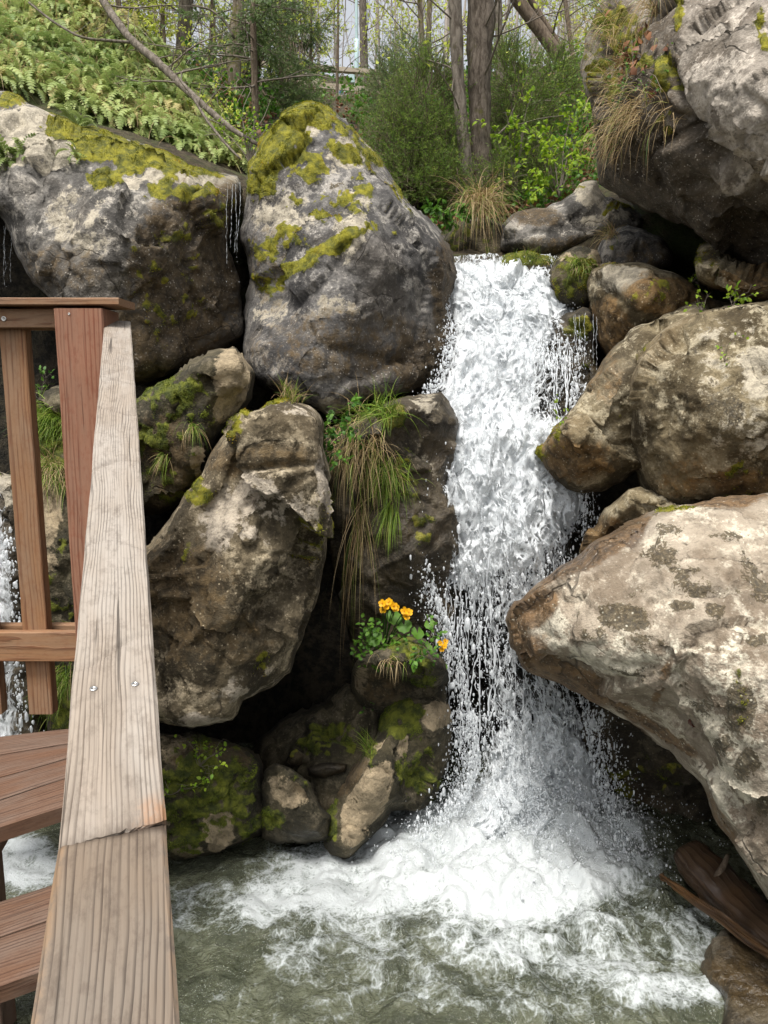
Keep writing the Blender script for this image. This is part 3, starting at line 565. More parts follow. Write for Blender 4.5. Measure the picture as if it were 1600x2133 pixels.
rock('crag', 'boulder', 'overhanging pale crag at upper right with dry grass hanging from its mossy side',
     [(1300, -70), (1770, -70), (1770, 660), (1600, 612), (1540, 560), (1480, 510), (1420, 470), (1345, 440), (1288, 416), (1250, 382), (1241, 300), (1232, 220), (1212, 150), (1222, 80), (1250, 20)],
     [(1240, 120, 4.5), (1260, 300, 4.3), (1300, 200, 4.15), (1280, 390, 4.35), (1380, 120, 3.95), (1420, 250, 3.75), (1400, 400, 4.1), (1470, 300, 3.7), (1560, 120, 3.35), (1590, 300, 3.3), (1540, 400, 3.75), (1520, 490, 4.05), (1620, 560, 4.1), (1720, 300, 3.2), (1400, -40, 4.2), (1600, -40, 3.6)],
     'crag', 1.6, 41, 6, 45, .3, .8, moss=[(1290, 60, 60, 60, .7), (1250, 140, 30, 50, .7), (1330, 130, 40, 40, .5), (1400, 170, 22, 60, .6), (1395, 240, 16, 50, .6), (1420, 30, 14, 50, 1.0), (1590, 70, 14, 40, .9), (1280, 180, 50, 40, .5)],
     pale=[(1520, 250, 130, 160, .55), (1570, 60, 100, 80, .4), (1470, 200, 50, 70, .5), (1320, 310, 30, 30, .6)], brown=[(1400, 330, 130, 100, .7), (1390, 150, 50, 150, .6), (1310, 250, 90, 130, .95), (1320, 380, 100, 50, 1.0), (1450, 440, 110, 50, 1.0), (1560, 480, 130, 90, .95), (1280, 60, 60, 80, .6), (1440, 330, 60, 50, .55)], fuzz=9000, strat=[(1400, 230, 1600, 400, 14, .10), (1400, 120, 1440, 260, 10, .08), (1480, 360, 1600, 470, 12, .08), (1560, 200, 1640, 330, 12, .05)], fac=1.0)
rock('lump', 'boulder', 'brown rounded boulder in the shade under the overhanging crag',
     [(1448, 540), (1460, 510), (1500, 500), (1520, 525), (1590, 530), (1700, 540), (1700, 640), (1560, 625), (1490, 600), (1456, 580)],
     [(1480, 545, 4.1), (1540, 565, 3.95), (1640, 590, 3.95)], 'olive', .6, 43, 6, 36, .22, .8, moss=[(1470, 540, 30, 40, .5)], brown=[(1560, 600, 90, 40, .7)], fuzz=1500)
rock('backrock', 'boulder', 'long grey boulder beyond the top of the waterfall below the bushes',
     [(1042, 472), (1080, 442), (1170, 420), (1208, 384), (1245, 374), (1262, 410), (1340, 450), (1352, 484), (1250, 505), (1150, 538), (1045, 526)],
     [(1070, 480, 5.75), (1150, 470, 5.6), (1220, 430, 5.65), (1300, 460, 5.6), (1150, 520, 5.6)], 'grey', .8, 47, 5, 34, .25, 1.0, pale=[(1230, 400, 36, 30, .7), (1270, 450, 60, 14, .6)], brown=[(1120, 450, 60, 24, .7), (1180, 510, 90, 24, .5)], moss=[(1285, 430, 40, 10, .7), (1200, 395, 24, 12, .4)], fuzz=1500)
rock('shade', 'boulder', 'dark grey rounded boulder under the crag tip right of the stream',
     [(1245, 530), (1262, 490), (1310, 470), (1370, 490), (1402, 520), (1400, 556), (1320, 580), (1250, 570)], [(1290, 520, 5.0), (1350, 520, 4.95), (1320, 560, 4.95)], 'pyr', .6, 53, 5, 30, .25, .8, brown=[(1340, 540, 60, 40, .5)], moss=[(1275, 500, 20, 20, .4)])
rock('streammoss', 'rock', 'flat mossy rock at the right lip of the waterfall',
     [(1036, 560), (1050, 538), (1100, 524), (1150, 536), (1160, 560), (1140, 585), (1060, 590)], [(1080, 555, 5.25), (1120, 560, 5.2)], 'mossrock', .4, 59, 4.5, 22, .15, .6, moss=[(1100, 540, 70, 20, 1.0)], fuzz=5000, cat='rock')
rock('streammoss2', 'rock', 'mossy tan rock beside the waterfall lip with a dry grass wisp above',
     [(1140, 590), (1160, 545), (1200, 515), (1240, 520), (1256, 560), (1250, 620), (1215, 640), (1170, 630)], [(1190, 570, 4.85), (1230, 570, 4.85), (1200, 620, 4.8)], 'mossrock', .5, 61, 4.5, 28, .2, .7, moss=[(1200, 560, 40, 40, .7), (1190, 600, 40, 30, .6)], pale=[(1240, 540, 14, 30, .7), (1180, 540, 20, 14, .6)], fuzz=6000, cat='rock')
rock('brownflat', 'boulder', 'flat topped brown boulder with a chipped pale edge above the right boulders',
     [(1224, 590), (1240, 560), (1275, 546), (1340, 550), (1420, 575), (1480, 618), (1530, 640), (1480, 665), (1400, 680), (1330, 720), (1275, 745), (1244, 715), (1232, 650)],
     [(1250, 600, 4.4), (1320, 585, 4.25), (1330, 620, 4.12), (1420, 620, 4.2), (1290, 690, 4.3), (1480, 640, 4.25)], 'olive', .6, 67, 5, 36, .25, .9, pale=[(1300, 590, 50, 26, .8)], brown=[(1400, 620, 90, 40, .8), (1270, 680, 50, 60, 1.0)], moss=[(1360, 620, 40, 30, .3), (1268, 558, 16, 12, .6)], wet=[(1400, 600, 90, 40, .4)], fuzz=1500, strat=[(1240, 590, 1330, 640, 8, .05)])
rock('step', 'rock', 'mossy step rock inside the waterfall with water dripping off its right side',
     [(1090, 700), (1120, 665), (1180, 648), (1225, 640), (1242, 655), (1246, 760), (1262, 860), (1230, 900), (1130, 900), (1090, 800)], [(1120, 730, 4.85), (1170, 720, 4.66), (1220, 700, 4.45), (1220, 820, 4.5), (1150, 850, 4.66)], 'wetrock', .5, 71, 5, 30, .2, .7, moss=[(1205, 680, 30, 30, .8), (1210, 740, 30, 50, .35)], fuzz=5000, fmat='mossg', wet=[(1180, 780, 90, 120, 1)], cat='rock')
rock('lobe', 'boulder', 'snout shaped olive boulder jutting left toward the waterfall',
     [(1118, 942), (1150, 892), (1208, 832), (1258, 752), (1318, 692), (1392, 650), (1450, 634), (1500, 660), (1470, 800), (1400, 960), (1330, 985), (1290, 1008), (1240, 1024), (1180, 1020), (1142, 982)],
     [(1140, 945, 3.62), (1200, 900, 3.5), (1290, 760, 3.55), (1330, 850, 3.5), (1400, 660, 3.8), (1240, 990, 3.5), (1320, 940, 3.58), (1400, 800, 3.6)], 'olive', .8, 73, 5.5, 60, .32, .9, moss=[(1170, 900, 30, 30, .35), (1130, 940, 16, 20, .6), (1290, 860, 50, 40, .25)], brown=[(1200, 960, 80, 50, .75), (1260, 780, 50, 70, .45), (1150, 930, 40, 40, .5)], wet=[(1270, 750, 60, 90, .4)], fuzz=2500)
rock('rightmid', 'boulder', 'big speckled grey olive boulder at right edge above the front tan boulder',
     [(1308, 800), (1330, 740), (1372, 690), (1440, 655), (1520, 640), (1600, 618), (1760, 600), (1760, 1080), (1600, 1040), (1530, 1046), (1440, 1062), (1372, 1056), (1338, 1010), (1312, 920)],
     [(1340, 820, 3.36), (1400, 720, 3.34), (1500, 680, 3.35), (1600, 660, 3.3), (1420, 900, 3.2), (1560, 850, 3.05), (1500, 1000, 3.2), (1360, 980, 3.4), (1700, 850, 3.0), (1600, 1010, 3.25)],
     'olive', .9, 79, 5.5, 60, .32, 1.0, pale=[(1580, 780, 50, 60, .55), (1520, 690, 70, 30, .42), (1540, 900, 70, 60, .36), (1480, 780, 60, 60, .3)], brown=[(1560, 1010, 90, 40, .7), (1420, 1000, 60, 50, .5)], moss=[(1560, 1000, 70, 40, .4), (1350, 740, 30, 40, .3)], darkp=[(1500, 850, 60, 70, .32), (1440, 760, 40, 40, .25)], fuzz=2500, fac=.6)
rock('wedge', 'rock', 'brown wedge of rock squeezed between the snout boulder and front boulder',
     [(1196, 1170), (1222, 1120), (1262, 1060), (1310, 1020), (1360, 1020), (1430, 1050), (1440, 1110), (1330, 1150), (1240, 1200)], [(1240, 1130, 3.5), (1310, 1070, 3.4), (1380, 1070, 3.4)], 'olive', .5, 83, 5, 36, .22, .8, brown=[(1260, 1120, 60, 50, .6)], pale=[(1340, 1060, 40, 20, .4), (1270, 1130, 20, 14, .5)], cat='rock')
rock('front', 'boulder', 'big pale tan boulder at lower right with lichen spots and pointed brown nose',
     [(1060, 1292), (1078, 1258), (1150, 1192), (1230, 1134), (1330, 1078), (1400, 1056), (1500, 1038), (1600, 1030), (1800, 1050), (1800, 2040), (1690, 1960), (1600, 1872), (1556, 1800), (1520, 1742), (1490, 1700), (1462, 1630), (1388, 1560), (1320, 1506), (1220, 1456), (1140, 1412), (1092, 1386), (1068, 1335)],
     [(1090, 1300, 2.85), (1180, 1240, 2.72), (1280, 1170, 2.7), (1400, 1080, 2.85), (1600, 1060, 2.85), (1300, 1300, 2.5), (1450, 1200, 2.48), (1600, 1250, 2.38), (1450, 1450, 2.33), (1250, 1400, 2.55), (1150, 1360, 2.72), (1180, 1425, 2.95), (1350, 1515, 2.75), (1560, 1600, 2.25), (1500, 1690, 2.5), (1620, 1820, 2.3), (1750, 1500, 2.2), (1750, 1900, 2.25)],
     'tan', 1.2, 89, 5.5, 34, .2, .62, moss=[(1540, 1460, 22, 60, .55), (1290, 1290, 50, 24, .4), (1400, 1070, 60, 12, .4)],
     pale=[(1270, 1370, 100, 50, .55), (1480, 1340, 120, 90, .3), (1520, 1640, 60, 90, .6), (1160, 1310, 60, 40, .5), (1500, 1500, 90, 90, .35)], brown=[(1240, 1150, 130, 34, 1.1, -32), (1110, 1270, 60, 40, .9, -30), (1100, 1350, 50, 40, .8), (1160, 1410, 110, 22, 1.2, 28), (1340, 1500, 130, 16, 1.1, 35), (1500, 1040, 110, 20, .9), (1500, 1700, 30, 90, .6, -30), (1380, 1420, 12, 60, .6, 20)],
     darkp=[(1240, 1320, 40, 20, .5), (1330, 1240, 30, 16, .5), (1420, 1260, 30, 14, .5), (1585, 1330, 24, 20, .5), (1510, 1560, 20, 30, .5), (1580, 1700, 20, 40, .5), (1500, 1130, 40, 16, .45), (1350, 1400, 30, 14, .4), (1300, 1285, 60, 30, .75), (1375, 1165, 50, 30, .6), (1450, 1215, 60, 30, .55), (1490, 1265, 26, 22, .8), (1555, 1195, 30, 40, .5), (1540, 1480, 36, 50, .62), (1560, 1590, 24, 30, .75), (1340, 1340, 50, 24, .5), (1590, 1230, 34, 30, .6), (1470, 1470, 30, 20, .4), (1400, 1110, 40, 14, .45), (1440, 1440, 34, 14, .4), (1200, 1290, 30, 20, .4)],
     wet=[(1250, 1140, 150, 40, 1.0, -32), (1110, 1280, 60, 50, .8)], fuzz=4000, strat=[(1395, 1240, 1560, 1222, 7, .05), (1160, 1415, 1460, 1600, 12, .02)])
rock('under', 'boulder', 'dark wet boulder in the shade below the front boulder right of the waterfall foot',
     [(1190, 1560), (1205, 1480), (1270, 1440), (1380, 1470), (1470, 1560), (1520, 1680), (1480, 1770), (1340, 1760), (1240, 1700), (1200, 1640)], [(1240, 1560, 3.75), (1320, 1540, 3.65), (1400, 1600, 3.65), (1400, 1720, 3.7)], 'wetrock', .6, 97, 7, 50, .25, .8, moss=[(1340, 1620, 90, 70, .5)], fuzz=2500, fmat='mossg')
rock('wetcorner', 'rock', 'brown and tan rock awash in foam at lower right corner under the driftwood',
     [(1455, 2010), (1480, 1950), (1520, 1925), (1560, 1960), (1660, 1990), (1660, 2190), (1500, 2190), (1500, 2080), (1460, 2060)], [(1500, 1990, 2.60), (1560, 2030, 2.50), (1600, 2130, 2.30), (1520, 2080, 2.42)], 'wetrock', .4, 101, 5.5, 34, .15, .7, pale=[(1505, 1975, 22, 36, .8)], brown=[(1570, 2010, 90, 90, 1)], wet=[(1560, 2060, 100, 100, 1)], cat='rock', fac=.5)
rock('bank', 'rock', 'mossy bank of rock seen between the balusters behind the corner post',
     [(40, 960), (66, 860), (110, 812), (180, 800), (260, 830), (270, 1560), (120, 1560), (96, 1400), (60, 1200)], [(90, 900, 3.75), (150, 860, 3.7), (110, 1050, 3.5), (200, 1100, 3.55), (130, 1300, 3.45), (150, 1480, 3.4)], 'mossrock', .6, 103, 6, 50, .3, 1.0, moss=[(110, 900, 60, 50, .9), (110, 980, 60, 50, .6), (120, 1200, 60, 100, .45), (130, 1460, 40, 60, .8)], pale=[(95, 1070, 34, 60, .9), (110, 1160, 20, 30, .5)], fuzz=12000, fmat='mossg', cat='rock')
rock('bankleft', 'rock', 'dark wet rock behind the left cascade at the frame edge',
     [(-160, 900), (0, 980), (40, 1000), (70, 1200), (90, 1420), (110, 1580), (60, 1620), (-160, 1620)], [(-80, 1100, 3.9), (20, 1100, 3.8), (40, 1400, 3.7), (-60, 1500, 3.75)], 'wetrock', .6, 107, 7, 50, .25, .9, pale=[(15, 1010, 30, 40, .6)], moss=[(0, 960, 40, 24, .6)], fuzz=1500, fmat='mossg', cat='rock')

# ================================================================== WATER
def cascade(rows, u_n, dep, amp, seed, layers, dens, edge=.12, bulge=.06, back=0.0, step=3.0):
    """rows: (py, left px, right px, Y); a sheet of falling water as a displaced surface with its own flow coordinates"""
    rows = np.array(rows, float); py = np.arange(rows[0, 0], rows[-1, 0] + .1, step)
    L = np.interp(py, rows[:, 0], rows[:, 1]); Rr = np.interp(py, rows[:, 0], rows[:, 2]); Yr = np.interp(py, rows[:, 0], rows[:, 3])
    k = np.ones(9) / 9; sm = lambda a: np.convolve(np.pad(a, 4, 'edge'), k, 'valid'); L, Rr, Yr = sm(L), sm(Rr), sm(Yr)
    u = np.linspace(0, 1, u_n); PX = L[:, None] + (Rr - L)[:, None] * u; PY = np.repeat(py[:, None], u_n, 1); YY = np.repeat(Yr[:, None], u_n, 1)
    YY = YY - bulge * np.sin(np.pi * u)[None] + back
    P = at(PX, PY, YY); c = P[:, u_n // 2]; s = np.r_[0, np.cumsum(np.linalg.norm(np.diff(c, axis=0), axis=1))]
    w = np.linalg.norm(P[:, -1] - P[:, 0], axis=1)
    flow = np.stack([(u[None] - .5) * w[:, None], np.repeat(s[:, None], u_n, 1), np.full(PX.shape, seed * 3.1)], -1)
    f3 = flow.reshape(-1, 3); q = f3 * np.array([1, .55, 1])
    q = q + .05 * np.c_[perlin(q * 9, seed + 1), perlin(q * 9, seed + 2), np.zeros(len(q))]
    d = (fbm(q, 6, 3, seed) * .9 + ridged(q, 15, 2, seed + 3) * .18 + .30 * fbm(q, 28, 2, seed + 8)).reshape(PX.shape)
    e = np.minimum(u, 1 - u)[None] * np.ones_like(PX)
    P = P + np.array([0, -1., .25]) * (d * amp * np.clip(e / .1, .3, 1))[..., None] + np.array([1., 0, 0]) * (.35 * amp * fbm(q + 9, 10, 2, seed + 4).reshape(PX.shape))[..., None]
    dn = dens(u[None] * np.ones_like(PX), PY) - .8 * (1 - sst(0, edge, e))
    n, m_ = PX.shape; i = (np.arange(n - 1)[:, None] * m_ + np.arange(m_ - 1)[None]).ravel()
    return P.reshape(-1, 3), np.c_[i, i + 1, i + m_ + 1, i + m_], f3, dn.ravel()

FR = [(530, 940, 1146, 5.34), (538, 945, 1140, 5.30), (560, 942, 1150, 5.22), (600, 940, 1168, 5.08), (640, 945, 1185, 4.92), (690, 950, 1200, 4.70), (730, 948, 1200, 4.48), (770, 940, 1194, 4.40), (810, 918, 1190, 4.34), (840, 900, 1186, 4.25), (900, 902, 1190, 4.12),
      (960, 900, 1196, 4.04), (1020, 898, 1204, 3.98), (1080, 890, 1212, 3.94), (1150, 898, 1212, 3.90), (1220, 915, 1200, 3.86), (1300, 945, 1180, 3.82), (1400, 972, 1190, 3.78), (1500, 1000, 1216, 3.74), (1600, 1008, 1232, 3.68), (1680, 975, 1256, 3.60), (1760, 880, 1285, 3.50)]
def dens_main(u, y):
    d = np.interp(y, [538, 640, 690, 760, 830, 900, 1000, 1100, 1180, 1280, 1400, 1500, 1580, 1650, 1760], [.95, .92, .66, .74, .66, .85, .92, .84, .62, .44, .42, .60, .84, 1.02, 1.15])
    rt = sst(.55, .85, u) * sst(690, 720, y) * (1 - sst(860, 900, y)) * .62; rb = sst(.62, .9, u) * sst(1060, 1120, y) * (1 - sst(1380, 1460, y)) * .5
    lf = (1 - sst(.0, .40, u)) * sst(1180, 1260, y) * (1 - sst(1600, 1680, y)) * .6
    return d - rt - rb - lf - .7 * (1 - sst(538, 562, y))
FR = [(a_, l_ - 20, r_ + 14, y_) for a_, l_, r_, y_ in FR]
fall = empty('waterfall', at(1100, 1720, 3.55), 'white foaming waterfall plunging between the boulders into the pool', 'waterfall', kind='structure')
V, F, f3, dn = cascade(FR, 110, 0, .055, 1, 0, lambda u, y: dens_main(u, y) + .22 - .22 * sst(1150, 1260, y) * (1 - sst(1500, 1600, y)), back=.05)
mk('water_sheet', V, F, M['foam'], fall, {'flow': f3, 'dens': dn})
V, F, f3, dn = cascade(FR, 110, 0, .085, 2, 0, lambda u, y: dens_main(u, y) - .25, back=-.04, edge=.16)
mk('water_lace', V, F, M['foam2'], fall, {'flow': f3, 'dens': dn})
V, F, f3, dn = cascade(FR, 110, 0, .11, 3, 0, lambda u, y: dens_main(u, y) - .55, back=-.11, edge=.2)
mk('water_lace', V, F, M['foam2'], fall, {'flow': f3, 'dens': dn})
# spray: drops thrown off both edges and off the face
def spray(n, rows, g, r0, out, fwd, ylo, yhi, bias=None):
    rows = np.array(rows, float); y = g.uniform(ylo, yhi, n); L = np.interp(y, rows[:, 0], rows[:, 1]); Rr = np.interp(y, rows[:, 0], rows[:, 2]); Y = np.interp(y, rows[:, 0], rows[:, 3])
    side = g.random(n); off = np.abs(g.normal(0, out, n)); inner = g.uniform(0, 1, n)
    x = np.where(side < .38, L - off + 14, np.where(side < .62, Rr + off - 14, L + (Rr - L) * inner))
    P = at(x, y, Y - np.abs(g.normal(0, fwd, n)) - .03); r = r0 * np.exp(g.normal(0, .55, n)); st = np.c_[np.ones(n), np.ones(n), g.uniform(.8, 3.2, n)]
    return P, r, st
g = np.random.default_rng(5); b = Bag()
for a in ((3600, FR, g, .0021, 14, .06, 532, 900), (5000, FR, g, .0021, 18, .08, 800, 1320), (6500, FR, g, .0023, 24, .10, 1150, 1720), (6000, FR, g, .0021, 36, .16, 1480, 1800)):
    P, r, st = spray(*a); b.add(*blobs(P, r, st))
sp = b.mk('spray_drops', M['drop'], fall); sp['kind'] = 'stuff'
# torn strings of water down the left edge and over the dark hole
def strings(n, x, y0, y1, Y, g, r=.0035, wob=5):
    K = 22; t = np.linspace(0, 1, K); P = []; R = []
    for i in range(n):
        xx = g.uniform(*x); a = g.uniform(*y0); c = a + g.uniform(.25, 1) * (g.uniform(*y1) - a); py = a + (c - a) * t
        px = xx + wob * np.cumsum(g.normal(0, .35, K)) + g.uniform(-18, 18) * t * t
        P.append(at(px, py, Y(py) - g.uniform(.0, .12))); R.append(r * np.clip(1 + .9 * np.sin(t * g.uniform(20, 60) + g.uniform(0, 6)) + g.normal(0, .3, K), .12, 2.2) * g.uniform(.5, 1.2))
    return tubes(np.array(P), np.array(R), 5)
fy = lambda y: np.interp(y, [r_[0] for r_ in FR], [r_[3] for r_ in FR])
b = Bag(); b.add(*strings(26, (925, 1000), (1130, 1330), (1400, 1690), fy, g, .0024)); b.add(*strings(34, (985, 1190), (1120, 1450), (1400, 1650), fy, g, .003)); b.add(*strings(46, (1090, 1192), (690, 740), (800, 900), fy, g, .0024, 2))
mk_s = b.mk('water_strings', M['drop'], fall)
# thin side trickles
def drip(label, xs_, y0, y1, Y, n, g, r=.003, name='trickle'):
    b = Bag(); K = 40; t = np.linspace(0, 1, K)
    for i in range(n):
        r = r * 1.0; x0 = xs_[i % len(xs_)] + g.uniform(-3, 3); py = y0 + g.uniform(0, 10) + (y1 - y0) * t * g.uniform(.7, 1)
        P = at(x0 + 1.2 * np.cumsum(g.normal(0, .5, K)), py, Y); R = r * np.clip(.75 + .8 * np.sin(t * g.uniform(30, 80)) * t + g.normal(0, .3, K), .06, 2) * (1 - .45 * t)
        b.add(*tubes(P[None], R[None], 5))
    m_ = n * 5; py = g.uniform(y0 + (y1 - y0) * .3, y1 + 30, m_); px = np.array(xs_)[g.integers(0, len(xs_), m_)] + g.normal(0, 4, m_)
    b.add(*blobs(at(px, py, Y), r * g.uniform(.4, 1.1, m_), np.c_[np.ones((m_, 2)), g.uniform(1, 3, m_)]))
    return tag(b.mk(name, M['drop']), label, 'trickle')
drip('thin white trickle falling off the mossy shelf beside the pyramid boulder', [474, 486, 496, 491], 378, 560, 4.42, 4, g, .0014)
drip('fine drips falling off the mossy step rock right of the waterfall', [1196, 1206, 1222, 1238, 1240], 650, 790, 4.2, 6, g, .0014)
drip('fine drips under the snout shaped boulder', [1210, 1222, 1234], 1024, 1090, 3.75, 5, g, .002)
drip('faint drips in the dark cave left of the huge grey boulder', [6, 14, 22], 470, 600, 4.6, 3, g, .0008)
# side cascade seen between the balusters
SR = [(1010, -120, 10, 3.72), (1100, -90, 22, 3.6), (1200, -60, 34, 3.5), (1300, -50, 36, 3.42), (1400, -50, 42, 3.36), (1540, -60, 60, 3.28), (1660, -90, 110, 3.2)]
sc_ = empty('side_cascade', at(0, 1600, 3.2), 'narrow white cascade at the left edge seen behind the balusters', 'cascade', kind='structure')
V, F, f3, dn = cascade(SR, 50, 0, .05, 6, 0, lambda u, y: np.interp(y, [1010, 1300, 1420, 1660], [.8, .62, .55, 1.0]), edge=.2)
mk('water_sheet', V, F, M['foam'], sc_, {'flow': f3, 'dens': dn})
P, r, st = spray(900, SR, g, .003, 16, .06, 1100, 1600); v, f = blobs(P, r, st); o = mk('spray_drops', v, f, M['drop'], sc_); o['kind'] = 'stuff'

# pool
base = at(1100, 1735, 3.5)[:2]
px_ = np.arange(-2.6, 2.4, .0125); py_ = np.r_[np.arange(-3, 2.0, .1), np.arange(2.0, 4.55, .0125)]
X, Y = np.meshgrid(px_, py_); P = np.c_[X.ravel(), Y.ravel(), np.zeros(X.size)]
dx, dy = X - base[0], Y - base[1]; r = np.hypot(dx, dy * 1.05)
tu = np.exp(-(r / .55) ** 2); tu2 = np.exp(-(r / 1.1) ** 2)
wq = P + .08 * np.c_[perlin(P * 5, 1), perlin(P * 5, 2), np.zeros(len(P))]
w = (fbm(wq, 5, 3, 3)).reshape(X.shape); w2 = ridged(wq, 11, 3, 4).reshape(X.shape); w3 = fbm(wq, 30, 3, 7).reshape(X.shape)
Z = WZ + .020 * w + .006 * w2 * (.3 + tu2) + .003 * w3 + tu * (.13 + .028 * w + .012 * w3) + tu2 * (.05 * w + .006 * w2 + .006 * w3)
PXp, PYp = proj(np.c_[X.ravel(), Y.ravel(), np.full(X.size, WZ)]); Qp = np.c_[PXp, PYp]
fd = ell(Qp, [(1090, 1810, 260, 150, 1.3), (860, 1800, 320, 120, 1.1, -12), (640, 1850, 200, 60, .95, -18), (1120, 1970, 290, 90, .78, 12), (800, 1950, 250, 80, .48, 10), (620, 1990, 70, 60, .6), (1000, 2070, 380, 50, .46, 8), (1400, 2070, 130, 44, .78), (1440, 1960, 50, 70, .78), (430, 1890, 130, 50, .52, -10), (20, 1800, 130, 60, .9), (1330, 1940, 150, 60, .6, 20), (640, 2070, 220, 50, .22), (840, 1710, 80, 30, .8)])
fd = fd.reshape(X.shape) * (Y > .8) - .10 + .13 * w
Z = Z + np.clip(fd, 0, 1) * .012
n, m_ = X.shape; i = (np.arange(n - 1)[:, None] * m_ + np.arange(m_ - 1)[None]).ravel()
pool = mk('pool_water', np.c_[X.ravel(), Y.ravel(), Z.ravel()], np.c_[i, i + 1, i + m_ + 1, i + m_], M['pool'], None, {'flow': P, 'dens': fd.ravel()}, origin=np.array([0, 2., WZ]))
tag(pool, 'olive green plunge pool streaked with white foam', 'pool', kind='structure')
# plume of drops standing over the foot of the fall
n = 16000; g = np.random.default_rng(9); th = g.uniform(0, 2 * np.pi, n); rr = np.abs(g.normal(0, .30, n)); hh = np.abs(g.normal(0, .16, n)) * np.exp(-rr * 1.2)
P = np.c_[base[0] + rr * np.cos(th) * 1.15, base[1] - .08 + rr * np.sin(th) * .8, WZ + .05 + hh]
v, f = blobs(P, .0020 * np.exp(g.normal(0, .45, n)), np.c_[np.ones((n, 2)), g.uniform(.8, 1.8, n)]); o = mk('splash_drops', v, f, M['drop'], fall); o['kind'] = 'stuff'

# ================================================================== RAILING AND STAIRS
def board(name, parent, mat, c0, c1, w, h, up=(0, 0, 1), n=(24, 4, 2), bev=.003, seed=0, extra=None, across=None):
    """a sawn board from c0 to c1 (centre line of its TOP face); w across, h down; loc = along/across/depth for the grain"""
    c0, c1 = np.array(c0, float), np.array(c1, float); d = nrm(c1 - c0); Ln = np.linalg.norm(c1 - c0)
    a = nrm(np.cross(d, np.array(up, float))) if across is None else nrm(np.array(across, float)); upv = np.cross(a, d)
    prof = [(-w / 2 + bev, 0), (w / 2 - bev, 0), (w / 2, -bev), (w / 2, -h + bev), (w / 2 - bev, -h), (-w / 2 + bev, -h), (-w / 2, -h + bev), (-w / 2, -bev)]
    pr = []
    for k in range(8):
        p, q = np.array(prof[k]), np.array(prof[(k + 1) % 8]); m_ = max(1, int(np.linalg.norm(q - p) / (w / n[1])))
        for j in range(m_): pr.append(p + (q - p) * j / m_)
    pr = np.array(pr); S = len(pr); s = np.linspace(0, Ln, n[0])
    loc = np.stack([np.repeat(s[:, None], S, 1), np.repeat(pr[None, :, 0], n[0], 0), np.repeat(pr[None, :, 1], n[0], 0)], -1).reshape(-1, 3)
    o_ = loc + np.array([seed * 3.3, 0, 0])
    jit = .0012 * np.c_[np.zeros(len(loc)), perlin(o_ * 9, seed), perlin(o_ * 9, seed + 1)]
    L2 = loc + jit; at_ = {}
    if extra: L2, at_ = extra(loc, L2)
    V = c0 + L2[:, :1] * d + L2[:, 1:2] * a + L2[:, 2:] * upv
    i = (np.arange(n[0] - 1)[:, None] * S + np.arange(S)[None]); j = (np.arange(n[0] - 1)[:, None] * S + (np.arange(S) + 1)[None] % S)
    F = np.stack([i, j, j + S, i + S], -1).reshape(-1, 4)
    nv = len(V); V = np.r_[V, V[:S].mean(0)[None], V[nv - S:].mean(0)[None]]; k = np.arange(S)
    T = np.r_[np.c_[(k + 1) % S, k, np.full(S, nv)], np.c_[nv - S + k, nv - S + (k + 1) % S, np.full(S, nv + 1)]]
    lo = np.r_[loc + np.array([seed * 1.7, (seed * .37) % .05 - .025, (seed * .013) % .05]), np.zeros((2, 3))]
    at_ = {k_: np.r_[v_, [0, 0]] for k_, v_ in at_.items()}; at_['loc'] = lo
    o = mk(name, V, [F, T], M[mat], parent, at_, smooth=False); return o
def screw(parent, P, nml, r=.0042):
    nml = nrm(np.array(nml, float)); t = nrm(np.cross(nml, [0.3, .1, .9])); q = np.cross(nml, t); S = 14; an = np.arange(S) / S * 2 * np.pi
    ring = lambda rr, hh: P + nml * hh + rr * (np.cos(an)[:, None] * t + np.sin(an)[:, None] * q)
    V = np.r_[ring(r, -.001), ring(r, .0006), ring(r * .8, .0012), ring(r * .38, .0011), ring(r * .34, -.0012), [P - nml * .0012]]; F = []
    for k in range(4): F += [(k * S + j, k * S + (j + 1) % S, (k + 1) * S + (j + 1) % S, (k + 1) * S + j) for j in range(S)]
    T = [(4 * S + j, 4 * S + (j + 1) % S, 5 * S) for j in range(S)]
    o = mk('screw', V, [np.array(F), np.array(T)], M['steel'], parent); return o
rl = empty('railing', (-.62, 2.2, WZ), 'wooden stair railing at left with corner post, balusters and weathered handrail', 'railing')
WR = .086
d_up = nrm(ray(248, 330)); a_up = nrm(np.array([d_up[1], -d_up[0], 0]))
